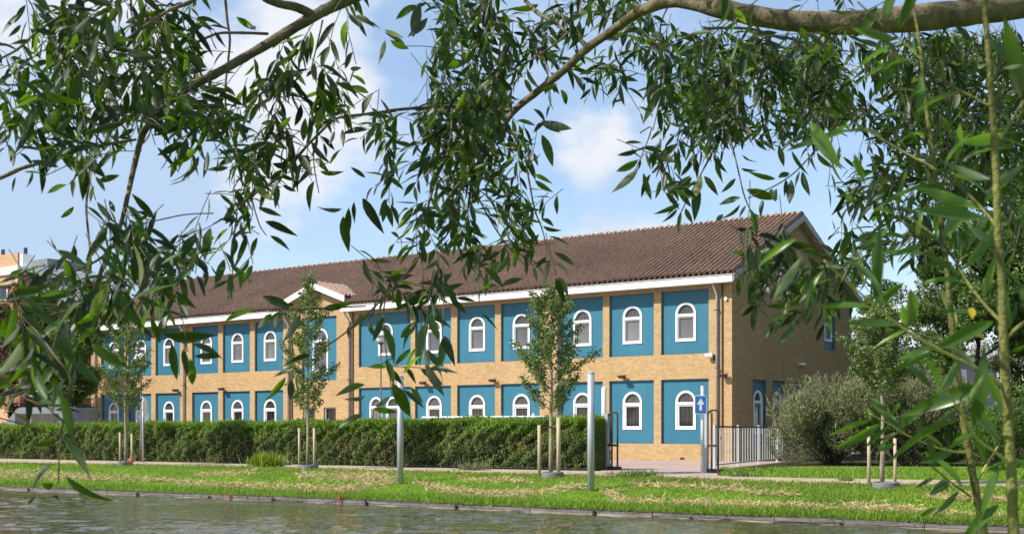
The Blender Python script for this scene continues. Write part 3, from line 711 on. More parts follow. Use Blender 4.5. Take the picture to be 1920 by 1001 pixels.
for s in (-1, 1):
    eu = np.array([0, 1, 0]) if s == 1 else np.array([0, 1, 0]); evd = np.array([-s * DXH, 0, DPZ - DEZ]) / sl_; end = np.cross(eu, evd); end = end if end[2] > 0 else -end
    ybk = lambda t: None
    # built row by row from the eave up; each row runs back until it meets the main slope
    prof6 = [(0, 0), (.20, .030), (.44, .085), (.62, .125), (.76, .125), (.84, .0)]
    ymax = (DPZ - ZRE) / TH - EO + .2; nc = round((ymax + DO) / .22); nr = round(sl_ / .34)
    us = np.array([(c + q) * .22 for c in range(nc) for q, _ in prof6]); hs = np.array([h for c in range(nc) for _, h in prof6])
    vs = []; fs = []; k = 0; n = len(us); org = np.array([-DX + s * DXH, -DO, DEZ])
    for r in range(nr):
        rows_ = []
        for t, d_ in ((r * sl_ / nr, .013), ((r + 1) * sl_ / nr + (.02 if r < nr - 1 else 0), 0)):
            z = DEZ + (DPZ - DEZ) * t / sl_; yb = (z - ZRE) / TH - EO + .15
            rows_.append(np.outer(np.minimum(us, yb + DO), eu) + evd * t + np.outer(hs + d_, end) + org)
        rows_.append(rows_[0] - end * .014); vs += rows_
        q = np.arange(n - 1) + k; fs += [np.column_stack([q, q + 1, q + 1 + n, q + n]), np.column_stack([q + 2 * n, q + 1 + 2 * n, q + 1, q])]; k += 3 * n
    o = link('dormer_tiles', npmesh('dormer_tiles', np.concatenate(vs), np.concatenate(fs), M_tile), bld); o['kind'] = 'stuff'
    x0, x1 = -DX + s * DXH * 1.03, -DX
    bm = bmesh.new(); pr = [(x0, droof(x0) - .22), (x1, DPZ - .22), (x1, DPZ + .03), (x0, droof(x0) + .03)]
    a = [bm.verts.new((x, -DO - .03, z)) for x, z in pr]; b = [bm.verts.new((x, -DO + .01, z)) for x, z in pr]
    bm.faces.new(a); bm.faces.new(b[::-1])
    for i in range(4): bm.faces.new((a[i], b[i], b[(i + 1) % 4], a[(i + 1) % 4]))
    part('dormer_bargeboard', bm, M_fascia)
    bm = bmesh.new(); pr = [(x0, droof(x0) - .12), (x1, DPZ - .12), (x1, DPZ - .09), (x0, droof(x0) - .09)]
    a = [bm.verts.new((x, -DO + .011, z)) for x, z in pr]; b = [bm.verts.new((x, .9, z)) for x, z in pr]
    bm.faces.new(a); bm.faces.new(b[::-1])
    for i in range(4): bm.faces.new((a[i], b[i], b[(i + 1) % 4], a[(i + 1) % 4]))
    part('dormer_soffit', bm, M_soffit)
y = -DO
while y < (DPZ - ZRE) / TH - EO - .2:
    link('ridge_tile', rm, bld, (-DX, y, DPZ + .02), (0, 0, math.pi / 2)); y += .36
bm = bmesh.new(); box(bm, -DX - .22, -DX + .22, -.025, 0, ZEV + .95, ZEV + 1.35); vn = part('vent', bm, M_sill)
for k in range(5): fin('louvre', bbox(-DX - .19, -DX + .19, -.05, -.026, ZEV + .99 + k * .07, ZEV + 1.02 + k * .07), M_darkmetal, vn)
# downpipes, lamps, odds and ends fixed to the walls
for px in (1346, 1047, 656.6, 543, 347, 181):
    x = -U(px); bm = bmesh.new(); tube(bm, [(x, -EO + .08, ZRE - .22), (x, -EO + .08, ZRE - .30), (x, -.07, ZRE - .62), (x, -.07, .02)], .048, 8)
    dp = part('downpipe', bm, M_pipe, smooth=True)
    for z in (.9, 3.2, 5.2): fin('pipe_clip', bbox(x - .07, x + .07, -.13, 0.001, z, z + .035), M_pipe_dark, dp)
    if px in (1346, 543, 656.6): bm = bmesh.new(); tube(bm, [(x + .18, -.035, .02), (x + .18, -.035, ZEV)], .03, 6); part('conduit', bm, M_pipe_dark)
def flood(x, z):
    bm = bmesh.new(); box(bm, x - .03, x + .03, -.10, -.001, z - .03, z + .03); f0 = part('floodlight', bm, M_darkmetal)
    bm = bmesh.new(); v = [bm.verts.new(p) for p in ((x - .13, -.10, z + .05), (x + .13, -.10, z + .05), (x + .13, -.30, z + .02), (x - .13, -.30, z + .02), (x - .10, -.10, z - .08), (x + .10, -.10, z - .08), (x + .10, -.22, z - .08), (x - .10, -.22, z - .08))]
    for q in ((0, 1, 2, 3), (4, 7, 6, 5), (0, 4, 5, 1), (1, 5, 6, 2), (2, 6, 7, 3), (3, 7, 4, 0)): bm.faces.new([v[i] for i in q])
    fin('lamp_housing', bm, M_sill, f0)
for px, py in ((798, 717), (928, 712.5), (1171, 705.5), (334, 731), (420, 728.5), (1361, 703)): flood(-U(px), FZ(px, py))
x, z = -U(1338), FZ(1338, 666)
cmr = part('camera_housing', bbox(x - .22, x + .06, -.24, -.12, z - .04, z + .06, .01), M_white); fin('bracket', bbox(x + .02, x + .10, -.119, -.001, z - .18, z + .02), M_darkmetal, cmr)
x, z = -U(1362), FZ(1362, 560); bm = bmesh.new(); tube(bm, [(x, -.001, z), (x, -.07, z)], .06, 10); part('alarm_button', bm, M_white)
x, z = -U(1279), FZ(1279, 859); part('air_vent', bbox(x - .09, x + .09, -.012, -.001, z - .035, z + .035), M_darkmetal)
y, z = V(1500), GZ(1500, 683); gl = part('wall_lamp', bbox(.001, .18, y - .14, y + .14, z - .04, z + .05, .015), M_white)
bm = bmesh.new(); tube(bm, [(.001, V(1424), 0.2), (.04, V(1424), 0.2)], .02, 6); bm.free()
x, z = -U(293), FZ(296, 779)                           # satellite dish on an arm
bm = bmesh.new(); n = 14; rg = [[bm.verts.new((x + r * math.cos(k * math.tau / n), -.62 - .12 * (1 - (r / .42) ** 2) * -1 - .12, z + r * math.sin(k * math.tau / n))) for k in range(n)] for r in (.42, .3, .15, .02)]
for p, q in zip(rg, rg[1:]):
    for k in range(n): bm.faces.new((p[k], p[(k + 1) % n], q[(k + 1) % n], q[k]))
bm.faces.new(rg[-1])
ds = part('satellite_dish', bm, M_rubber, smooth=True); bm = bmesh.new(); tube(bm, [(x, -.001, z - .3), (x, -.3, z - .25), (x, -.60, z)], .025, 6); fin('dish_arm', bm, M_darkmetal, ds)
x = -U(602); bm = bmesh.new(); tube(bm, [(x, DEP / 2, ZR + .1), (x, DEP / 2, ZR + .95)], .015, 5); part('antenna', bm, M_darkmetal)

# ------------------------------------------------------------------ hedge
rng = random.Random(21)
HA, HB = pf(1106) + Vector((0.02, .12, 0)), pf(-260) + Vector((.05, .12, 0))
hd = (HB - HA).normalized(); hn = Vector((hd.y, -hd.x, 0)); hn = hn if hn.y > 0 else -hn; HL = (HB - HA).length; HW = 1.15
hang = math.atan2(hd.y, hd.x)
hedge = empty('hedge', HA, hang, 'long clipped evergreen hedge between the path and the brick building', 'hedge')
hs = 1 if (Matrix.Rotation(-hang, 3, 'Z') @ hn).y > 0 else -1                  # local y of the rear side
def hh(x): return 1.37 - .20 * x / HL + .03 * math.sin(x * 1.9) + .025 * math.sin(x * 4.7 + 1)
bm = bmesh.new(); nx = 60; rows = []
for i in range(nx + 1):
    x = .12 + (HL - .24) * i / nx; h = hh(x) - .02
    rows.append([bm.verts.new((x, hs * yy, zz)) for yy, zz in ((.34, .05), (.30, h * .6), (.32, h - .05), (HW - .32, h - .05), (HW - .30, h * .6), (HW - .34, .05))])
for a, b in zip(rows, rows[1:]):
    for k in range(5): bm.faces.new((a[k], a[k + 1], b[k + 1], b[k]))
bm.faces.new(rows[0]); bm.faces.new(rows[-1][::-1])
M_hcore = simple('hedge_dark_core', (.022, .030, .010), .95, .4, 14)
fin('dark_core', bm, M_hcore, hedge)  # solid core, coloured dark for the hedge's shaded inside
n = 135000; r_ = np.random.RandomState(31)
x = r_.uniform(0, HL, n) ** 1.0; x = HL * (r_.uniform(0, 1, n) ** 1.15)
q = r_.uniform(0, 1, n); y = np.zeros(n); z = np.zeros(n); ow = np.zeros((n, 3))
hx = np.array([hh(a) for a in x])
fr = q < .62; tp = (q >= .62) & (q < .9); en_ = q >= .9
bul = .05 * np.sin(x * 9 + z * 4) * np.sin(x * 3.1) + .07 * np.sin(x * 2.3) * np.sin(x * .7 + 2) + .05 * np.sin(x * 5.1)
zz = r_.uniform(.02, 1, n)
lob = .07 * np.sin(x * 8.3 + zz * 5) * np.sin(zz * 10 + x * 2.7) + .05 * np.sin(x * 17 + zz * 9) * np.sin(zz * 19 - x * 5)
y[fr] = (.08 + bul + lob + .05 * np.sin(zz * 7 + x * 1.7) + .10 * np.maximum(0, .35 - zz) + np.abs(r_.normal(0, .06, n)))[fr]; z[fr] = (zz * hx)[fr]; ow[fr, 1] = -1; ow[fr, 2] = .3
y[tp] = r_.uniform(.02, HW - .02, n)[tp]; z[tp] = (hx + r_.normal(0, .045, n))[tp]; ow[tp, 2] = 1
y[en_] = r_.uniform(.03, HW - .03, n)[en_]; z[en_] = (zz * hx)[en_]; x[en_] = np.abs(r_.normal(0, .07, n))[en_]; ow[en_, 0] = -1
ow[:, 1] *= hs
# the hedge is thin near the ground
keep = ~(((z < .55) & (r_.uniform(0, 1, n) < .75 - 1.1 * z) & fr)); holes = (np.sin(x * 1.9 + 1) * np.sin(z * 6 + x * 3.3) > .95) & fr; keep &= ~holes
c = np.column_stack([x, y * hs, z])
fresh = (z > hx - .12 - .55 * r_.uniform(0, 1, n) ** 2) & (r_.uniform(0, 1, n) < .8)
ti = .5 + .15 * np.sin(x * 2.3 + z * 5) + r_.normal(0, .2, n)
dead = fr & (np.sin(x * 1.37 + 2) * np.sin(x * .61) * np.sin(z * 3 + x) > .50) & (z < .9) & (r_.uniform(0, 1, n) < .55)
M_leaf_dead = leafmat('dead_hedge_leaf', (.17, .12, .06), (.17, .12, .06), (.16, .10, .04), .15, .7, .2, .5)
for nm, sel, mm, ln in (('foliage', keep & ~fresh & ~dead, M_leaf_hedge, .085), ('fresh_shoots', keep & fresh & ~dead, M_leaf_hedge_new, .085), ('dead_leaves', keep & dead, M_leaf_dead, .07)):
    dr = ow[sel] * .25 + np.array([0, 0, .5])
    leafcloud(nm, c[sel], ln, .034, mm, hedge, r_, 0, dr, .8, outward=ow[sel] * 2.2, tint=ti[sel])
sc_ = []
for i in range(260):
    x0 = HL * rng.random() ** 1.15; y0 = rng.uniform(.05, HW - .05); t = r_.uniform(0, rng.uniform(.08, .24), 12); sc_.append(np.column_stack([x0 + t * rng.gauss(0, .35), hs * (y0 + t * rng.gauss(-.1, .3)), hh(x0) - .02 + t]) + r_.normal(0, .012, (12, 3)))
leafcloud('stray_shoots', np.concatenate(sc_), .07, .024, M_leaf_hedge_new, hedge, r_, 0, np.tile([[0, 0, 1.]], (260 * 12, 1)), .7)
bm = bmesh.new()
for i in range(46):
    x0 = rng.uniform(.3, HL * .75); tube(bm, [(x0, hs * rng.uniform(.1, .3), 0), (x0 + rng.uniform(-.1, .1), hs * rng.uniform(.12, .3), .5)], [.022, .012], 5)
o = fin('stems', bm, M_bark_dark, hedge); o['kind'] = 'stuff'

# ------------------------------------------------------------------ shrub and background trees
def shrubby(name, org, rx, ry, h, n, ln, wd, m_, label, cat, up=.9, seed=1, stems=9, lumps=7, sp=.8, group=None, stem_m=None):
    e = empty(name, org, 0, label, cat, group); r = np.random.RandomState(seed); rg = random.Random(seed)
    L_ = [(r.uniform(-.62, .62) * rx, r.uniform(-.6, .6) * ry, r.uniform(.30, .82) * h, r.uniform(.30, .46) if lumps < 12 else r.uniform(.15, .36)) for _ in range(lumps)]
    L_ += [(0, 0, .45 * h, .62)]
    cs = []; os_ = []
    per = n // len(L_)
    for lx, ly, lz, s in L_:
        d = unit(r.normal(size=(per, 3))); rad = r.uniform(.55, 1.0, per) ** .5
        p = d * rad[:, None] * np.array([rx * s, ry * s, h * s * .9]) + np.array([lx, ly, lz]); cs.append(p); os_.append(d)
    cs = np.concatenate(cs); os_ = np.concatenate(os_); k = cs[:, 2] > .02; cs, os_ = cs[k], os_[k]
    ti = .5 + .14 * np.sin(cs[:, 0] * 3 / max(rx, .5)) * np.cos(cs[:, 2] * 4 / max(h, .5)) + r.normal(0, .2, len(cs))
    leafcloud('foliage', cs, ln, wd, m_, e, r, 0, os_ * .6 + np.array([0, 0, up]), sp, outward=os_, tint=ti)
    if lumps > 12:                                     # feathery shoots standing out of the mass
        sc, sd = [], []
        for i in range(260):
            a = rg.uniform(0, 6.28); el = rg.uniform(.15, 1.45); b0 = np.array([math.cos(a) * math.cos(el) * rx * .82, math.sin(a) * math.cos(el) * ry * .8, .42 * h + math.sin(el) * h * .46]); d0 = np.array([math.cos(a) * .6 + rg.gauss(0, .3), math.sin(a) * .5, .5 + math.sin(el) + rg.gauss(0, .25)]); d0 /= np.linalg.norm(d0)
            t = r.uniform(0, rg.uniform(.3, .8), 26); sc.append(b0 + t[:, None] * d0 + r.normal(0, .03, (26, 3))); sd.append(np.tile(d0, (26, 1)))
        leafcloud('shoots', np.concatenate(sc), ln * .9, wd * .9, m_, e, r, 0, np.concatenate(sd), .7)
    bm = bmesh.new()
    for lx, ly, lz, s in L_:
        tube(bm, [(lx * .12, ly * .12, 0), (lx * .5, ly * .5, lz * .55), (lx, ly, lz)], [.03 + h * .006, .02, .008], 5)
    for i in range(stems):
        a = rg.uniform(0, 6.28); q = rg.uniform(.4, .95); tube(bm, [(0, 0, 0), (math.cos(a) * rx * q * .5, math.sin(a) * ry * q * .5, h * .4), (math.cos(a) * rx * q * .9, math.sin(a) * ry * q * .9, h * rg.uniform(.6, .95))], [.02, .014, .004], 4)
    o = fin('stems', bm, stem_m or M_bark_dark, e); o['kind'] = 'stuff'; return e
sg = PG(1585, 874); shrubby('shrub', (sg.x + .05, sg.y + 1.8, 0), 2.2, 2.2, 2.55, 60000, .13, .026, M_leaf_shrub, 'large grey brown bushy shrub behind the lawn beside the metal fence', 'shrub', .9, 4, 60, 30, .95)
sg = PG(1740, 876); shrubby('shrub', (sg.x, sg.y + 1.8, 0), 3.0, 2.0, 2.65, 52000, .12, .028, M_leaf_shrub, 'lower olive shrub behind the stems at the right of the lawn', 'shrub', .8, 6, 50, 22, .8)
sg = PG(1890, 878); shrubby('shrub', (sg.x + .3, sg.y + 1.5, 0), 1.9, 1.8, 1.9, 26000, .11, .034, M_leaf_tree, 'green shrub at the far right end of the lawn', 'shrub', .6, 8, 20, 6, .9)
def tree(name, org, th, h, rx, zc, rz, n, ln, wd, m_, label, cat='tree', seed=1, tr=.14, lumps=14, gap=.34, bark=None, group=None):
    """trunk with limbs; crown of many leaf clumps with gaps between them"""
    e = empty(name, org, 0, label, cat, group); r = np.random.RandomState(seed); rg = random.Random(seed)
    bm = bmesh.new(); top = h * .92
    tp = [(0, 0, 0), (.02 * h * rg.uniform(-1, 1), .02 * h, th), (.03 * h * rg.uniform(-1, 1), 0, th + (top - th) * .5), (0, 0, top)]
    tube(bm, [tuple(q) for q in smoothpts(tp, 5)], [tr * (1 - .88 * k / 15) for k in range(16)], 8, knob=.08, rnd=rg)
    o1 = fin('trunk', bm, bark or M_bark_dark, e, smooth=True)
    cs = []; od = []; bm = bmesh.new()
    for i in range(lumps):
        a = rg.uniform(0, 6.28); q = rg.uniform(.25, .85); zz = zc + rg.uniform(-.85, .9) * rz; w = math.sqrt(max(.05, 1 - ((zz - zc) / rz) ** 2))
        p = Vector((math.cos(a) * rx * q * w, math.sin(a) * rx * q * w, zz)); z0 = max(th * .8, min(zz - .25 * rx, top * .9))
        tube(bm, [(0, 0, z0), tuple(p.lerp(Vector((0, 0, z0)), .45) + Vector((0, 0, .06 * rz))), tuple(p)], [tr * .42, tr * .25, tr * .06], 5)
        s = rg.uniform(.7, 1.15) * gap * rx; m = n // lumps
        d = unit(r.normal(size=(m, 3))); pp = d * (r.uniform(.15, 1, m) ** .45)[:, None] * np.array([s, s, s * .72]) + np.array(p); cs.append(pp); od.append(d)
    fin('limbs', bm, bark or M_bark_dark, e, smooth=True)
    cs = np.concatenate(cs); od = np.concatenate(od)
    leafcloud('crown', cs, ln, wd, m_, e, r, .15, None, 1, outward=od + np.array([0, 0, .4]))
    return e
def at_px(px, d): return ((px - CX) / F * d, d, 0)
for x, y, h, rx, lab, sd in ((23.5, 54, 13, 4.2, 'unseen tall broad tree added beyond the shrubs to shade the gable', 61), (20.3, 46.0, 12.5, 3.6, 'tall tree added beside the lawn at the right edge to shade the gable', 63), (20.0, 38.5, 12, 3.7, 'unseen tall broad tree added near the path to shade the gable', 65), (22, 30.5, 11, 4.0, 'unseen broad tree added close to the bank to shade the gable', 67)):  # tree screen added at the right to keep skylight off the gable
    tree('tree', (x, y, 0), 1.5, h, rx, h * .52, h * .47, 26000, .24, .14, M_leaf_tree, lab, seed=sd, lumps=22, gap=.40)
tree('tree', at_px(1835, 46), 2.0, 8.2, 2.6, 6.0, 2.5, 24000, .16, .08, M_leaf_tree, 'bright green broad tree rising behind the shrubs at far right', seed=3, lumps=18)
tree('tree', at_px(1905, 52), 2.0, 8.6, 2.2, 5.6, 3.0, 18000, .14, .06, M_leaf_silver, 'silvery pale leaved tree at the right edge of the view', seed=5, lumps=16)
tree('tree', at_px(1640, 64), 2.2, 11.5, 1.8, 6.6, 4.6, 11000, .16, .08, M_leaf_tree, 'slim tall tree just behind the gable end of the building', seed=7, lumps=20, gap=.42)
tree('tree', at_px(1770, 70), 2.5, 11.0, 1.7, 7.6, 3.0, 7000, .17, .08, M_leaf_tree, 'tree seen above the flat roofed house on the right', seed=9, lumps=12, gap=.42)
tree('tree', at_px(1780, 44), 1.0, 4.2, 1.7, 2.7, 1.4, 8000, .13, .06, M_leaf_tree, 'low round green tree in front of the flat roofed house', seed=12, lumps=11)
tree('tree', at_px(1700, 50), .8, 3.3, 1.2, 2.2, 1.1, 5000, .12, .06, M_leaf_tree, 'small green tree above the middle of the grey shrubs', seed=14, lumps=9)
tree('purple_tree', at_px(18, 62), 1.5, 7.2, 3.2, 4.1, 3.0, 26000, .15, .09, M_leaf_purple, 'dark purple leaved tree behind the left end of the hedge', seed=17, lumps=16)
tree('tree', at_px(128, 57), 1.0, 6.4, 1.9, 3.5, 2.7, 17000, .15, .08, M_leaf_tree, 'green tree between the purple tree and the brick building', seed=19, lumps=12)
tree('purple_tree', at_px(-110, 58), 1.5, 6.4, 2.6, 3.8, 2.4, 8000, .15, .09, M_leaf_purple, 'second purple tree partly cut off by the left edge', seed=23, lumps=12)

# ------------------------------------------------------------------ young street trees with stakes and rubber rings
def young_tree(px, y0, ytop, prof, label, ring_label, stake_label, stakes, seed, n, ring_px, m_=None, tw=.035):
    """prof: (photo y, half width in photo pixels) rows of the crown"""
    o = bank_px(px, y0); d = o.y; s = d / F; r = np.random.RandomState(seed); rg = random.Random(seed)
    e = empty('young_tree', o, 0, label, 'tree', 'young street trees along the canal')
    H = (y0 - ytop) * s
    bm = bmesh.new(); tube(bm, [(rg.uniform(-.02, .02) * (k > 1), rg.uniform(-.02, .02) * (k > 1), H * k / 10) for k in range(11)], [tw * (1 - .085 * k) for k in range(11)], 8, knob=.08, rnd=rg)
    fin('trunk', bm, M_bark_young, e, smooth=True)
    bm = bmesh.new(); cs = []; ds = []
    pr = sorted((((y0 - y) * s, w * s) for y, w in prof)); zb, zt = pr[0][0], pr[-1][0]
    nb = 46
    for i in range(nb):
        z = zb + (zt - zb) * (i / nb) ** 1.05; a = i * 2.4 + rg.uniform(-.4, .4); w = interp(pr, min(z + .25, zt)) * rg.uniform(.75, 1.35)
        rise = rg.uniform(.35, .8) * w + .1
        p0 = Vector((0, 0, z - .08)); p2 = Vector((math.cos(a) * w, math.sin(a) * w, z + rise)); p1 = p0.lerp(p2, .5) + Vector((math.cos(a) * w * .12, math.sin(a) * w * .12, -.02))
        tube(bm, [p0, p1, p2], [.011, .007, .003], 4)
        m = max(6, int(n / nb * (.35 + w / max(q for _, q in pr))))
        t = r.uniform(.22, 1.06, m); c = ((1 - t) ** 2)[:, None] * np.array(p0) + (2 * t * (1 - t))[:, None] * np.array(p1) + (t ** 2)[:, None] * np.array(p2)
        cs.append(c + r.normal(0, .055, (m, 3))); ds.append(np.tile(np.array((p2 - p0).normalized()), (m, 1)))
    o_ = fin('limbs', bm, M_bark_young, e, smooth=True)
    leafcloud('crown', np.concatenate(cs), .085, .05, m_ or M_leaf_young, e, r, .15, np.concatenate(ds), 1.1)
    # two-part rubber watering ring
    ro = bank_px(*ring_px[:2]); rad = ring_px[2] * s
    re = empty('watering_ring', ro, 0, ring_label, 'watering ring', 'rubber rings round the young trees')
    for k, (a0, a1, dz) in enumerate(((math.pi * .93, math.pi * 1.62, 0), (math.pi * 1.63, math.pi * 2.93 - .02, .01))):
        bm = bmesh.new(); N_ = 18; sec = []
        for i in range(N_ + 1):
            a = a0 + (a1 - a0) * i / N_; c_, s_ = math.cos(a), math.sin(a); h = ring_px[3] * s + dz
            sec.append([bm.verts.new((c_ * q, s_ * q, zz)) for q, zz in ((rad, -.1), (rad * 1.02, h * .9), (rad, h), (rad - .045, h), (rad - .05, -.1))])
        for p, q in zip(sec, sec[1:]):
            for j in range(4): bm.faces.new((p[j], q[j], q[j + 1], p[j + 1]))
        bm.faces.new(sec[0]); bm.faces.new(sec[-1][::-1]); fin('rubber_band', bm, M_rubber, re, smooth=False)
    bm = bmesh.new(); bmesh.ops.create_circle(bm, cap_ends=True, segments=18, radius=rad - .05); fin('soil', bm, M_soil, re, loc=(0, 0, ring_px[3] * s * .6))
    # stakes tied together
    so = bank_px(stakes[0][0], stakes[0][2]); se = empty('tree_stakes', so, 0, stake_label, 'tree stakes', 'wooden stakes supporting the young trees')
    tops = []
    for sx, yt, yb, w in stakes:
        q = bank_px(sx, yb); h = (yb - yt) * q.y / F; l = q - so
        bm = bmesh.new(); tube(bm, [(l.x, l.y, l.z - .1), (l.x + .005, l.y, l.z + h * .5), (l.x, l.y, l.z + h)], w * q.y / F / 2, 9); fin('stake', bm, M_stake, se, smooth=True); tops.append(Vector((l.x, l.y, l.z + h - .12)))
    for a, b in zip(tops, tops[1:]):
        bm = bmesh.new(); m = (a + b) / 2; tube(bm, [a, m + Vector((0, .03, -.01)), Vector((b.x, b.y, a.z))], .022, 5); fin('strap', bm, M_darkmetal, se)
    return e
young_tree(1033, 889, 540, [(766, 14), (745, 42), (715, 62), (690, 66), (665, 52), (630, 44), (590, 38), (555, 26), (540, 8)], 'young street tree with green narrow crown before the middle panels',
           'grey rubber ring at the foot of the young tree before the middle panels', 'two pale wooden stakes beside the young tree before the middle panels', [(1011, 797, 892, 6.5), (1047, 780, 888, 8)], 41, 7000, (1036, 894, 20, 9), tw=.06)
young_tree(577, 873, 512, [(770, 10), (752, 30), (725, 46), (690, 42), (650, 38), (600, 34), (560, 26), (512, 6)], 'young street tree with small leaves before the central gable',
           'grey rubber ring under the young tree before the central gable', 'pair of thin pale stakes beside the young tree before the central gable', [(561, 800, 875, 4.6), (589, 796, 872, 4.6)], 43, 5800, (579, 878, 18, 7), tw=.05)
young_tree(236, 866, 575, [(765, 8), (750, 26), (715, 42), (680, 40), (640, 32), (600, 22), (575, 5)], 'young street tree before the left end of the building',
           'grey rubber ring under the leftmost young tree', 'pair of thin pale stakes beside the leftmost young tree', [(225, 808, 868, 4), (247, 808, 866, 4)], 47, 5200, (232, 872, 12, 6), tw=.05)
young_tree(1654, 906, 560, [(735, 10), (715, 46), (680, 66), (650, 62), (615, 40), (585, 26), (560, 6)], 'young street tree with spreading crown before the grey shrub',
           'grey rubber ring under the young tree before the grey shrub', 'pair of brown wooden stakes beside the young tree before the grey shrub', [(1629, 800, 909, 6.5), (1678, 818, 905, 6)], 53, 6500, (1661, 913, 24, 9), tw=.05)

# ------------------------------------------------------------------ posts, signs, lamps, gate, fence
GP = 'bare grey metal posts on the bank'
for px, yb, yt, w, lab in ((1108, 921, 698, 13.5, 'tall bare galvanised post on the bank right of the staked middle tree'), (750.5, 907, 705, 12, 'bare galvanised post on the bank before the wide double panel')):
    o = bank_px(px, yb); s = o.y / F; h = (yb - yt) * s; r = w * s / 2
    e = empty('metal_post', o, 0, lab, 'post', GP)
    bm = bmesh.new(); tube(bm, [(0, 0, -.2), (0, 0, h - .03)], r, 16); fin('pole', bm, M_galv, e, smooth=True)
    bm = bmesh.new(); tube(bm, [(0, 0, h - .03), (0, 0, h - .005), (0, 0, h + .012), (0, 0, h + .02)], [r * 1.06, r * 1.06, r * .8, r * .2], 16); fin('cap', bm, M_galv, e)
    bm = bmesh.new(); tube(bm, [(0, 0, -.05), (0, 0, .015)], r * 1.15, 16); fin('collar', bm, M_soil, e)
# one-way sign
o = PG(1317, 887); s = o.y / F
e = empty('traffic_sign', o, R(8), 'square blue sign with white upward arrow on pale post', 'sign')
bm = bmesh.new(); tube(bm, [(0, 0, -.1), (0, 0, (887 - 723) * s)], .045, 12); fin('post', bm, M_alu, e, smooth=True)
zc, hw, hh_ = CH + (HZ - 758.5) * s, 11.8 * s, 17.5 * s; ox = -5.0 * s
bm = bmesh.new(); box(bm, ox - hw, ox + hw, -.075, -.055, zc - hh_, zc + hh_); bmesh.ops.bevel(bm, geom=[q for q in bm.edges if abs(q.verts[0].co.y - q.verts[1].co.y) > .01], offset=.03, segments=3, affect='EDGES'); sp = fin('sign_panel', bm, M_white, e)
bm = bmesh.new(); w_ = .017; box(bm, ox - hw + w_, ox + hw - w_, -.0775, -.0755, zc - hh_ + w_, zc + hh_ - w_); fin('blue_field', bm, M_blue, sp)
bm = bmesh.new(); a_ = hw * .62; pr = [(-a_ * .32, -hh_ * .62), (a_ * .32, -hh_ * .62), (a_ * .32, hh_ * .05), (a_, hh_ * .02), (0, hh_ * .70), (-a_, hh_ * .02), (-a_ * .32, hh_ * .05)]
f = [bm.verts.new((ox + x_, -.0805, zc + z_)) for x_, z_ in pr]; b = [bm.verts.new((ox + x_, -.078, zc + z_)) for x_, z_ in pr]; bm.faces.new(f); bm.faces.new(b[::-1])
for i in range(7): bm.faces.new((f[i], b[i], b[(i + 1) % 7], f[(i + 1) % 7]))
fin('arrow', bm, M_white, sp)
for z_ in (zc - .12, zc + .12): fin('clamp', bbox(-.055, .055, -.054, .05, z_ - .015, z_ + .015), M_galv, e)
# gate posts either side of the opening
def gatepost(px, yb, yt, dx, lab, mir):
    o = PG(px, yb); s = o.y / F; h = (yb - yt) * s; e = empty('gate_post', o, BROT, lab, 'gate post')
    bm = bmesh.new(); box(bm, -.05, .05, -.05, .05, -.1, h); fin('upright', bm, M_galv, e)
    g = mir
    for q in (.16 * g, .34 * g): bm = bmesh.new(); tube(bm, [(q, 0, .06), (q, 0, h - .02)], .028, 6); fin('gate_bar', bm, M_darkmetal, e)
    bm = bmesh.new(); tube(bm, [(.02 * g, 0, h - .06), (.16 * g, 0, h + .03), (.30 * g, 0, h + .03), (.34 * g, 0, h - .03)], .028, 6); fin('top_loop', bm, M_darkmetal, e)
    fin('hinge', bbox(min(.05 * g, .36 * g), max(.05 * g, .36 * g), -.03, .03, h * .42, h * .46), M_darkmetal, e); fin('hinge', bbox(min(.05 * g, .36 * g), max(.05 * g, .36 * g), -.03, .03, .05, .10), M_darkmetal, e)
    fin('foot', bbox(min(.06 * g, .42 * g), max(.06 * g, .42 * g), -.09, .09, 0, .10), M_darkmetal, e)
gatepost(1324, 885.5, 771, 0, 'gate post with dark hinged frame right of the blue sign', 1)
gatepost(1138, 880.5, 775, 0, 'gate post with dark hinged frame at the right end of the hedge', 1)
o = at_px(1132.5, 39.5); bm = bmesh.new(); tube(bm, [(0, 0, 0), (0, 0, CH + (HZ - 726) / F * 39.5 - .04), (0, 0, CH + (HZ - 725) / F * 39.5)], [.075, .075, .05], 12)
q = fin('white_pole', bm, M_white, None, loc=o, smooth=True); tag(q, 'short white pole standing behind the right end of the hedge', 'pole')
# bar fence
fa, fb = PG(1343, 879), PG(1470, 864.5); fd = fb - fa; fl = fd.length; e = empty('bar_fence', fa, math.atan2(fd.y, fd.x), 'grey metal bar fence with dark top rail beside the gable wall', 'fence')
FH = 1.19
bm = bmesh.new(); box(bm, 0, fl, -.02, .02, FH - .03, FH + .015); fin('top_rail', bm, M_darkmetal, e)
fin('bottom_rail', bbox(0, fl, -.015, .015, .10, .135), M_galv, e)
bm = bmesh.new(); tube(bm, [(0, 0, .136), (0, 0, FH - .031)], .015, 6); bmesh.ops.recalc_face_normals(bm, faces=bm.faces); bme = bpy.data.meshes.new('bar'); bm.to_mesh(bme); bm.free(); bme.materials.append(M_alu)
nb = 27
for k in range(nb): link('bar', bme, e, (.07 + k * fl / nb, 0, 0))
for k in range(4): fin('fence_post', bbox(k * fl * .30 - .035, k * fl * .30 + .035, .021, .09, -.1, FH + .05), M_alu, e)
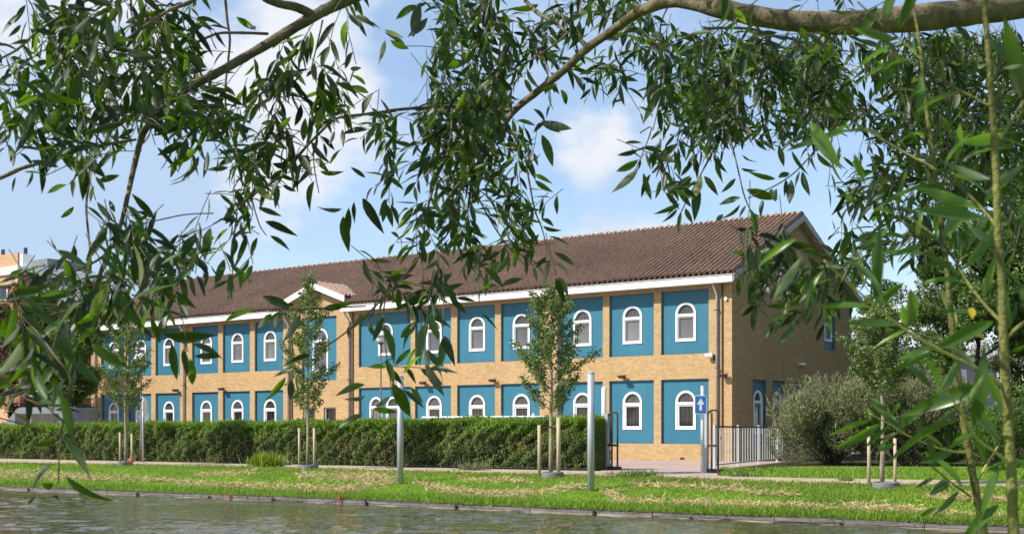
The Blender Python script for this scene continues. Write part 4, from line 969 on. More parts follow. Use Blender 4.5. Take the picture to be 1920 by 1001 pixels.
# white railing behind the hedge
ra, rb = HA + hn * 2.6 + hd * 2.4, None
k_ = (790 - CX) / F; t_ = (ra.x - k_ * ra.y) / (k_ * hd.y - hd.x); rb = ra + hd * t_
e = empty('white_railing', ra, hang, 'white tubular railing just showing above the hedge', 'railing'); rl = (rb - ra).length; RH = CH + (HZ - 780.5) / F * ra.y
for z_ in (RH, RH - .35, RH - .7): bm = bmesh.new(); tube(bm, [(0, 0, z_), (rl, 0, z_)], .03, 8); fin('rail', bm, M_white, e, smooth=True)
for k in range(6): fin('railing_post', bbox(rl * k / 5 - .03, rl * k / 5 + .03, -.03, .03, 0, RH + (.10 if k == 1 else -.031), .004), M_white, e)
# street lanterns
def lantern(px, d, ytop, lab, disc=None):
    o = Vector(at_px(px, d)); zt = CH + (HZ - ytop) / F * d; e = empty('street_lantern', o, 0, lab, 'street lamp', 'lantern posts by the building')
    bm = bmesh.new(); tube(bm, [(0, 0, 0), (0, 0, .8), (0, 0, .82), (0, 0, zt - .5)], [.05, .05, .03, .026], 10); fin('post', bm, M_pipe_dark, e, smooth=True)
    bm = bmesh.new(); tube(bm, [(0, 0, zt - .5), (0, 0, zt - .45), (0, 0, zt - .44)], [.06, .11, .13], 12); fin('holder', bm, M_darkmetal, e)
    bm = bmesh.new(); tube(bm, [(0, 0, zt - .439), (0, 0, zt - .2)], [.12, .17], 12); fin('glass_shade', bm, M_signback, e, smooth=True)
    bm = bmesh.new(); tube(bm, [(0, 0, zt - .199), (0, 0, zt - .17), (0, 0, zt - .06), (0, 0, zt)], [.25, .24, .12, .02], 14); fin('hood', bm, M_white if disc is None else M_darkmetal, e, smooth=True)
    return e
lantern(714, 45, 619, 'white hooded street lantern before the wide double panel')
lantern(264.5, 44, 662, 'dark hooded street lantern rising before the left panels')
o = PG(268, 866); s = o.y / F; e = empty('round_sign', o, R(90), 'pale round sign seen almost edge on beside the leftmost young tree', 'sign')
bm = bmesh.new(); tube(bm, [(0, 0, -.1), (0, 0, (866 - 742) * s)], .038, 10); fin('post', bm, M_galv, e, smooth=True)
zc = (866 - 762) * s; bm = bmesh.new(); tube(bm, [(.0, -.06, zc), (0, -.075, zc)], .29, 24); sp = fin('disc', bm, M_signback, e)
bm = bmesh.new(); tube(bm, [(0, -.0755, zc), (0, -.079, zc)], .24, 24); fin('disc_face', bm, M_white, sp)
for z_ in (zc - .1, zc + .1): fin('clamp', bbox(-.05, .05, -.059, .045, z_ - .015, z_ + .015), M_galv, e)
# small things on the bank
GM = 'red marker stakes at the water edge'
for px, yb, h, lab in ((638, 950, .26, 'red marker stake at the waterline near the middle'), (432, 936, .13, 'short red marker stake at the waterline on the left')):
    o = wl(px); o.y -= .12; e = empty('marker_stake', o, 0, lab, 'marker', GM); bm = bmesh.new(); tube(bm, [(0, 0, -.3), (0, 0, h)],   .014, 7); fin('stake', bm, M_red, e); fin('crossbar', bbox(-.05, .05, .015, .025, h * .5, h * .5 + .03), M_red, e)
def lump(name, px, y, r, m_, lab, cat, seed, sq=.6):
    rg = random.Random(seed); o = PG(px, y) if y < 885 else bank_px(px, y); bm = bmesh.new(); bmesh.ops.create_icosphere(bm, subdivisions=2, radius=r)
    for v in bm.verts: v.co = Vector((v.co.x * 1.3, v.co.y, v.co.z * sq)) * rg.uniform(.86, 1.14)
    q = fin(name, bm, m_, None, loc=(o.x, o.y, o.z + r * sq * .7)); tag(q, lab, cat)
lump('stone', 645, 870.5, .13, M_stone, 'pale stone lying at the foot of the hedge', 'stone', 1)
lump('stone', 535, 871, .15, M_rock, 'dark grey stone between the lime tuft and the gable tree', 'stone', 2)
lump('litter', 246, 866, .10, M_red, 'crumpled red litter beside the leftmost rubber ring', 'litter', 3, .9)

# ------------------------------------------------------------------ buildings and a van behind
o = at_px(37, 75); e = empty('apartment_block', o, BROT, 'orange brick apartment block with white parapet and balconies at far left', 'building')
AH = CH + (HZ - 499) / F * 75; AW, AD = 24.0, 5.6
fin('wall', bbox(-AW, -.001, 0, AD, 0, AH - .45), [M_brick_red], e)
bm = bmesh.new()
for k in range(4): box(bm, -AW, 0, -.12, -.001, .4 + k * 2.75 + 1.0, .4 + k * 2.75 + 1.9 + (.9 if k == 3 else 0))
fin('brick_band', bm, brick('orange_brick_front', 0, (.62, .36, .20), (.52, .30, .16), (.5, .4, .3)), e)
fin('parapet', bbox(-AW - .1, .15, -.25, AD + .1, AH - .45, AH), M_fascia, e)
for k in range(4):
    z = .4 + k * 2.75
    for j in range(5):
        x = -1.2 - j * 3.4
        wn = fin('window', bbox(x - 1.5, x, -.06, -.002, z + .1, z + .98), M_white, e); fin('pane', bbox(x - 1.42, x - .08, -.07, -.061, z + .16, z + .92), M_pane_dark, wn)
    if k:
        bl = fin('balcony', bbox(.001, 1.25, .5, AD - .4, z - .12, z + .02), M_stone, e); fin('balcony_front', bbox(1.20, 1.26, .5, AD - .4, z + .021, z + .95), M_white, bl); fin('balcony_side', bbox(.02, 1.199, .5, .55, z + .021, z + .95), M_white, bl)
    wn = fin('window', bbox(.001, .05, 1.2, AD - 1.4, z + .1, z + 2.1), M_white, e); fin('pane', bbox(.051, .06, 1.28, AD - 1.48, z + .2, z + 2.0), M_pane_dark, wn)
fin('roof_house', bbox(-6, -.6, 2.2, AD - .3, AH, AH + .75), M_rubber, e)
for x, y, h, w in ((-1.3, 1.0, .95, .42), (-3.4, .8, 1.0, .3)):
    c_ = fin('chimney', bbox(x - w, x, y, y + .6, AH, AH + h), M_white if w > .4 else M_brick_red, e)
    for q in (.1, .25): bm = bmesh.new(); tube(bm, [(x - q, y + .3, AH + h), (x - q, y + .3, AH + h + .4)], .07, 7); fin('flue', bm, M_darkmetal, c_)
o = at_px(1572, 64); e = empty('flat_roofed_house', o, BROT, 'grey flat roofed house with pale roof edge beyond the gable end', 'building')
FHZ = CH + (HZ - 634) / F * 64; M_render = simple('grey_render', (.30, .29, .30), .85, .12, 1.5)
fin('wall', bbox(-9, 0, 0, 26, 0, FHZ - .35), M_render, e); fin('roof_edge', bbox(-9.4, .45, -.45, 26.4, FHZ - .35, FHZ), M_fascia, e)
for j in range(6):
    for z in (.8, 3.3):
        y = 1.0 + j * 4.1; wn = fin('window', bbox(.001, .06, y, y + 2.4, z, z + 1.5), M_white, e); fin('pane', bbox(.061, .07, y + .08, y + 2.32, z + .08, z + 1.42), M_pane_dark, wn)
c_ = fin('chimney', bbox(-2.2, -.7, 8.6, 10.2, FHZ, FHZ + 1.75), M_brick_side, e); fin('chimney_cap', bbox(-2.3, -.6, 8.5, 10.3, FHZ + 1.75, FHZ + 1.85), M_stone, c_)
for y in (4.6, 5.6, 7.4): bm = bmesh.new(); tube(bm, [(-.8, y, FHZ), (-.8, y, FHZ + .35), (-.8, y, FHZ + .36), (-.8, y, FHZ + .5)], [.08, .08, .14, .12], 8); fin('roof_vent', bm, M_darkmetal, e)
# grey van
o = at_px(85, 57); e = empty('parked_van', o, R(155), 'light grey van parked behind the left end of the hedge', 'van')
M_van = simple('van_paint', (.15, .155, .16), .3, .05, 2, spec=.5)
bm = bmesh.new(); sec = [(-2.2, .35, 1.0), (-2.2, .35, 2.02), (.9, .35, 2.05), (1.45, .35, 1.35), (2.25, .35, 1.1), (2.35, .35, .6)]
pr = [(-2.25, .38), (2.35, .38), (2.35, .85), (2.2, 1.1), (1.45, 1.3), (.85, 2.0), (.6, 2.08), (-2.1, 2.08), (-2.25, 1.95)]
for yy in (-.92, .92): pass
a = [bm.verts.new((x, -.92, z)) for x, z in pr]; b = [bm.verts.new((x, .92, z)) for x, z in pr]; bm.faces.new(a); bm.faces.new(b[::-1])
for i in range(9): bm.faces.new((a[i], b[i], b[(i + 1) % 9], a[(i + 1) % 9]))
bmesh.ops.bevel(bm, geom=[q for q in bm.edges], offset=.05, segments=2, affect='EDGES'); fin('body', bm, M_van, e, smooth=True)
for s in (-1, 1):
    y0, y1 = sorted((s * .921, s * .93)); fin('side_window', bbox(.1, .85, y0, y1, 1.25, 1.8), M_pane_dark, e); fin('side_window', bbox(-1.7, -.1, y0, y1, 1.25, 1.8), M_pane_dark, e)
    for x in (-1.4, 1.5):
        bm = bmesh.new(); tube(bm, [(x, s * .72, .34), (x, s * .95, .34)], .34, 16); wq = fin('wheel', bm, M_rubber, e); bm = bmesh.new(); tube(bm, [(x, s * .951, .34), (x, s * .96, .34)], .2, 14); fin('rim', bm, M_alu, wq)
    fin('headlight', bbox(2.351, 2.37, min(s * .5, s * .85), max(s * .5, s * .85), .72, .9), M_white, e)
bm = bmesh.new(); v = [bm.verts.new(q) for q in ((1.42, -.78, 1.37), (1.42, .78, 1.37), (.93, .74, 1.96), (.93, -.74, 1.96))]; bm.faces.new(v); fin('windscreen', bm, M_pane_dark, e)

# ------------------------------------------------------------------ willow in the foreground
# leaf template: a narrow folded blade on a short stalk
ST = [(0, .012), (.07, .012), (.16, .42), (.32, .88), (.50, 1.0), (.68, .84), (.85, .46), (1.0, .0)]
def leaf_template(curl, twist, fold):
    v = []; f = []
    for s, w in ST:
        h = -curl * s * s; tw = twist * s
        for q in (-1, 0, 1):
            yy = q * w * .5; hz = fold * abs(yy) * 2
            v.append((s, yy * math.cos(tw) - hz * math.sin(tw) * .3, h, hz * math.cos(tw) + yy * math.sin(tw)))
    for k in range(len(ST) - 1):
        a = k * 3; f += [(a, a + 3, a + 4), (a, a + 4, a + 1), (a + 1, a + 4, a + 5), (a + 1, a + 5, a + 2)]
    return np.array(v), np.array(f)
TEMPL = [leaf_template(c_, t_, .22) for c_, t_ in ((.05, .3), (.18, -.6), (.34, .7), (.10, 1.2), (-.10, -.4), (.52, -.3))]
def leaf_verts(k, ln, wd):
    v, f = TEMPL[k]; return np.column_stack([v[:, 0] * ln, v[:, 1] * wd, v[:, 2] * ln + v[:, 3] * wd]), f
LEAFMESH = {}
def leaf_mesh(k, tq, mt):
    key = (k, tq, mt.name)
    if key not in LEAFMESH:
        v, f = leaf_verts(k, 1.0, .24); LEAFMESH[key] = npmesh('leaf', v, f, mt, np.full(len(v), tq), smooth=True)
    return LEAFMESH[key]
class Leaves:
    def __init__(s): s.b = []; s.d = []; s.n = []; s.l = []; s.w = []; s.t = []; s.k = []; s.m = []
    def add(s, b, d, n, l, w=1.0, t=.5, k=0, m=None):
        s.b.append(tuple(b)); s.d.append(tuple(d)); s.n.append(tuple(n)); s.l.append(l); s.w.append(w); s.t.append(t); s.k.append(k); s.m.append(m)
def frames(d, n):
    d = unit(np.array(d, float)); y = unit(np.cross(np.array(n, float), d)); return d, y, np.cross(d, y)
def emit(lv, parent, mt, limit=290, frame=True, org=(0, 0, 0)):
    b = np.array(lv.b) - np.array(org); d, y, z = frames(lv.d, lv.n); l = np.array(lv.l); w = np.array(lv.w)
    bb = np.array(lv.b) + d * l[:, None] * .5
    px = CX + bb[:, 0] / bb[:, 1] * F; py = HZ - (bb[:, 2] - CH) / bb[:, 1] * F
    see = (px > 0) & (px < 1920) & (py > 0) & (py < 1001)
    size = np.where(see, l / bb[:, 1], 0); order = np.argsort(-size); single = order[:limit]; rest = order[limit:]
    for i in single:
        M = Matrix(((d[i][0] * l[i], y[i][0] * l[i] * w[i], z[i][0] * l[i], b[i][0]), (d[i][1] * l[i], y[i][1] * l[i] * w[i], z[i][1] * l[i], b[i][1]), (d[i][2] * l[i], y[i][2] * l[i] * w[i], z[i][2] * l[i], b[i][2]), (0, 0, 0, 1)))
        q = link('leaf', leaf_mesh(lv.k[i], round(lv.t[i] * 5) / 5, lv.m[i] or mt), parent); q.matrix_local = M
    vs = []; fs = []; ts = []; k0 = 0; ks = np.array(lv.k)
    for k in range(len(TEMPL)):
        ii = rest[ks[rest] == k]
        if not len(ii): continue
        v, f = leaf_verts(k, 1.0, .24); nv = len(v)
        X = b[ii][:, None, :] + l[ii][:, None, None] * (v[None, :, 0:1] * d[ii][:, None, :] + v[None, :, 1:2] * w[ii][:, None, None] * y[ii][:, None, :] + v[None, :, 2:3] * z[ii][:, None, :])
        vs.append(X.reshape(-1, 3)); fs.append((f[None] + (np.arange(len(ii)) * nv)[:, None, None]).reshape(-1, 3) + k0); ts.append(np.repeat(np.array(lv.t)[ii], nv)); k0 += nv * len(ii)
    if vs:
        q = link('foliage', npmesh('foliage', np.concatenate(vs), np.concatenate(fs), mt, np.concatenate(ts), smooth=True), parent); q['kind'] = 'stuff'
rg = random.Random(77); nr_ = np.random.RandomState(77)
TRUNK = Vector((3.5, 4.4, -.5))
wil = empty('willow_tree', TRUNK, 0, 'old willow on the near bank with long hanging leafy branches overhead', 'tree')
def wbranch(pts, name='branch', m_=M_bark, k=4, n=10, knob=.10, par=None, org=None):
    """pts: (px, py, distance, radius in px)"""
    sp = smoothpts(pts, k); q = [P(a[0], a[1], a[2]) for a in sp]; r = [a[3] / F * a[2] for a in sp]
    bm = bmesh.new(); oo = TRUNK if org is None else org; tube(bm, [p - oo for p in q], r, n, knob=knob, rnd=rg); return fin(name, bm, m_, wil if par is None else par, smooth=True), q
bm = bmesh.new(); tp = [(0, 0, 0, .33), (.05, .1, .6, .25), (.0, .05, 1.6, .22), (-.1, -.1, 2.7, .20), (.1, .2, 4.2, .15), (.3, .1, 6.0, .09)]; sp = smoothpts(tp, 5)
tube(bm, [p[:3] for p in sp], [p[3] for p in sp], 14, knob=.06, rnd=rg); fin('trunk', bm, M_bark, wil, smooth=True)
def px_of(p): return (CX + p[0] / p[1] * F, HZ - (p[2] - CH) / p[1] * F)
tw0 = TRUNK + Vector((0, .05, 2.5)); t0 = px_of(tw0)
wbranch([(*t0, tw0.y, 46), (2450, -10, 4.0, 34), (2050, -6, 3.6, 28), (1920, 8, 3.5, 27), (1810, 24, 3.45, 25), (1700, 36, 3.4, 24), (1560, 44, 3.4, 21), (1450, 36, 3.45, 19), (1350, 17, 3.5, 17), (1270, 2, 3.6, 13), (1200, 22, 3.7, 9.5), (1150, 57, 3.8, 8.5),
         (1100, 92, 3.9, 8), (1060, 130, 3.9, 7.5), (1010, 170, 3.95, 7), (965, 207, 4.0, 6), (942, 240, 4.0, 4.6), (918, 277, 4.0, 4), (888, 315, 4.0, 3.2), (850, 357, 4.0, 2.4), (828, 388, 4.0, 1.6)], 'limb', k=5, n=14, knob=.05)
tw1 = TRUNK + Vector((.05, .1, 4.0)); t1 = px_of(tw1)
wbranch([(*t1, tw1.y, 50), (2300, -900, 4.2, 34), (1700, -620, 4.0, 26), (1100, -220, 3.9, 18), (800, -70, 3.8, 13), (640, 5, 3.7, 11.5), (590, 30, 3.65, 10.5), (500, 84, 3.6, 9), (450, 113, 3.55, 8.5), (400, 141, 3.5, 8), (350, 166, 3.5, 8.5), (306, 198, 3.45, 9), (285, 225, 3.4, 7.5), (266, 257, 3.4, 6),
         (252, 310, 3.4, 5), (240, 365, 3.35, 4.5), (230, 408, 3.3, 4.2), (216, 450, 3.2, 3), (196, 478, 3.1, 2.4), (166, 497, 3.0, 2.2), (130, 512, 2.9, 2), (78, 529, 2.8, 1.6)], 'limb', k=5, n=14, knob=.07)
TW = []       # finer twigs, joined
def tw(*pts): TW.append(pts)
BR = [[(590, 30, 3.65, 9), (555, 14, 3.6, 8.5), (504, 0, 3.5, 8), (420, -60, 3.4, 7)],
      [(965, 207, 4.0, 4.6), (920, 206, 4.0, 4.2), (862, 199, 3.95, 3.8), (800, 202, 3.9, 3.4), (745, 206, 3.85, 3), (690, 214, 3.8, 2.8), (632, 222, 3.75, 2.6), (603, 246, 3.7, 2.4), (560, 290, 3.65, 2.3), (520, 335, 3.6, 2.2), (470, 369, 3.5, 2.2), (440, 397, 3.5, 1.9), (400, 420, 3.4, 1.5)],
      [(503, 64, 3.55, 3), (440, 62, 3.5, 2.8), (400, 66, 3.4, 2.6), (340, 97, 3.3, 2.4), (285, 137, 3.2, 2.2), (256, 150, 3.1, 1.8)],
      [(420, -40, 3.4, 4.5), (361, 2, 3.3, 4.2), (312, 23, 3.2, 3.4), (247, 67, 3.1, 2.6), (213, 91, 3.0, 2.2), (175, 120, 3.0, 1.6)],
      [(230, -40, 3.2, 3.4), (208, 3, 3.1, 3.0), (188, 42, 3.0, 2.8), (165, 82, 2.95, 2.6), (166, 122, 2.9, 1.8)],
      [(200, -20, 3.1, 3), (150, 8, 3.0, 2.8), (100, 39, 2.9, 2.6), (60, 68, 2.85, 2.6), (30, 95, 2.8, 2.4), (-20, 120, 2.7, 2)],
      [(-60, 355, 2.9, 4.4), (0, 334, 3.0, 4.2), (40, 316, 3.05, 3.8), (78, 305, 3.1, 3.4), (130, 286, 3.15, 3), (182, 274, 3.2, 2.8), (255, 262, 3.3, 2.6)],
      [(183, 276, 3.2, 2.8), (172, 320, 3.2, 2.6), (163, 370, 3.15, 2.4), (162, 400, 3.1, 2.3), (166, 440, 3.1, 2.1), (170, 490, 3.0, 1.8)],
      [(170, 490, 3.0, 2.8), (155, 545, 2.9, 2.6), (136, 585, 2.8, 2.4), (124, 625, 2.7, 1.8)],
      [(229, 412, 3.3, 2.6), (246, 445, 3.25, 2.4), (268, 478, 3.2, 2.2), (300, 505, 3.1, 1.8)],
      [(1085, 72, 3.9, 4), (1098, 86, 3.9, 5.5)], [(985, 2, 4.2, 4), (1010, 26, 4.15, 4), (1036, 41, 4.1, 3.6), (1064, 62, 4.0, 2.6)], [(1036, -10, 4.2, 2.6), (1052, 25, 4.1, 2.6), (1063, 50, 4.05, 2)],
      [(1064, 62, 4.0, 2), (1040, 84, 4.0, 2), (985, 120, 4.05, 1.6)],
      [(1470, 74, 4.2, 3.2), (1440, 64, 4.15, 3.0), (1400, 54, 4.1, 2.6), (1330, 54, 4.0, 3.0), (1312, 62, 3.95, 2.6), (1270, 76, 3.9, 2)],
      [(1408, 158, 4.6, 2.0), (1392, 170, 4.55, 2.2), (1368, 188, 4.5, 2.0), (1342, 196, 4.5, 1.4)]]
for b_ in BR: wbranch(b_, n=8)
tw((422, -6, 3.6, 2.8), (426, 40, 3.6, 2.6), (431, 75, 3.6, 2.4), (427, 120, 3.6, 2.2), (422, 172, 3.6, 2), (426, 220, 3.6, 1.8), (433, 252, 3.6, 1.6), (452, 310, 3.55, 1.4), (470, 366, 3.5, 1.3))
tw((605, 38, 3.6, 1.8), (600, 62, 3.6, 1.6), (592, 95, 3.6, 1.5), (584, 130, 3.6, 1.2), (588, 150, 3.6, 1))
tw((1254, 10, 3.7, 1.8), (1240, 42, 3.7, 1.7), (1238, 80, 3.7, 1.6), (1245, 120, 3.7, 1.5), (1244, 160, 3.7, 1.4), (1236, 195, 3.7, 1.3), (1224, 245, 3.7, 1))
tw((1362, 238, 4.0, 1.6), (1372, 270, 4.0, 1.6), (1382, 310, 3.95, 1.5), (1394, 362, 3.9, 1.4), (1404, 388, 3.9, 1.2), (1414, 412, 3.9, 1))
tw((1530, 280, 4.0, 1.6), (1502, 312, 4.0, 1.5), (1478, 333, 3.95, 1.4), (1450, 350, 3.9, 1.3), (1402, 372, 3.9, 1.1))
tw((1336, 284, 4.0, 1.6), (1315, 325, 4.0, 1.5), (1292, 368, 4.0, 1.3), (1272, 408, 4.0, 1))
tw((905, 290, 4, 2.2), (897, 318, 4, 2), (895, 350, 3.95, 1.9), (898, 372, 3.9, 1.8), (906, 388, 3.9, 1.7), (926, 424, 3.85, 1.6), (955, 465, 3.8, 1.5), (990, 503, 3.7, 1.2))
tw((985, 300, 4, 1.8), (994, 350, 4, 1.7), (1003, 395, 3.95, 1.6), (1015, 425, 3.9, 1.4), (1025, 462, 3.8, 1.3), (1032, 492, 3.7, 1.1))
tw((848, 200, 4, 2.4), (846, 250, 3.95, 2.3), (838, 292, 3.9, 2.2), (823, 325, 3.9, 2.1), (811, 358, 3.85, 2), (800, 400, 3.8, 1.9), (794, 440, 3.7, 1.8), (790, 480, 3.6, 1.7), (793, 520, 3.5, 1.6), (790, 585, 3.4, 1.4), (789, 650, 3.3, 1.1))
tw((589, 268, 3.7, 1.4), (588, 300, 3.7, 1.3), (592, 332, 3.7, 1.2), (598, 362, 3.7, .9))
tw((795, 470, 3.6, 2), (760, 515, 3.4, 1.9), (722, 556, 3.2, 1.9), (686, 590, 3.1, 1.8), (655, 617, 3.0, 1.7), (622, 642, 2.95, 1.5), (588, 660, 2.9, 1.2))
tw((686, 574, 3.1, 1.6), (630, 577, 3.0, 1.6), (575, 579, 2.9, 1.5), (505, 584, 2.8, 1.1))
tw((722, 556, 3.2, 1.7), (719, 600, 3.1, 1.6), (723, 655, 3.0, 1.5), (730, 700, 2.95, 1.3), (735, 742, 2.9, 1))
tw((831, 500, 3.5, 1.5), (832, 560, 3.4, 1.4), (829, 626, 3.3, 1))
tw((40, 590, 2.4, 3), (70, 622, 2.35, 2.8), (107, 672, 2.3, 2.6), (131, 702, 2.3, 2.3), (130, 735, 2.3, 2.1), (116, 805, 2.3, 1.9), (111, 860, 2.3, 1.6), (110, 906, 2.3, 1.1))
tw((445, 398, 3.5, 1.5), (439, 440, 3.45, 1.4), (437, 480, 3.4, 1.3), (436, 520, 3.4, 1.1), (440, 548, 3.4, .9))
tw((471, 366, 3.5, 1.4), (478, 395, 3.5, 1.3), (488, 425, 3.5, 1.2), (500, 442, 3.5, .9))
tw((400, 400, 3.4, 1.3), (350, 402, 3.4, 1.3), (300, 412, 3.35, 1.3), (240, 426, 3.3, 1.4))
tw((400, 445, 3.4, 1.4), (375, 485, 3.3, 1.4), (340, 520, 3.2, 1.3), (318, 560, 3.1, 1))
tw((330, 560, 2.6, 1.2), (345, 610, 2.5, 1.2), (352, 660, 2.5, .9))
tw((1200, 250, 3.9, 1.4), (1222, 240, 3.9, 1.4), (1200, 300, 3.85, 1.2), (1180, 340, 3.8, 1))
LV = Leaves()
def hand(lv, b, t, d, m=None, roll=None, w=None, tint=None, dz=None, k=None):
    """a leaf seen in the photograph: stalk end, tip, distance"""
    d2 = d + (rg.uniform(-.05, .05) if dz is None else dz); p, q = P(*b, d), P(*t, d2); v = q - p; l = v.length; v.normalize()
    view = (p - Vector((0, 0, CH))).normalized(); n = -(view - v * view.dot(v)).normalized(); side = v.cross(n)
    a = rg.uniform(-.9, .9) if roll is None else roll
    if rg.random() < .3 and roll is None: a += math.pi
    n = n * math.cos(a) + side * math.sin(a)
    lv.add(p, v, n, l, w or rg.uniform(.85, 1.2), rg.uniform(.25, .9) if tint is None else tint, rg.randrange(6) if k is None else k, m)
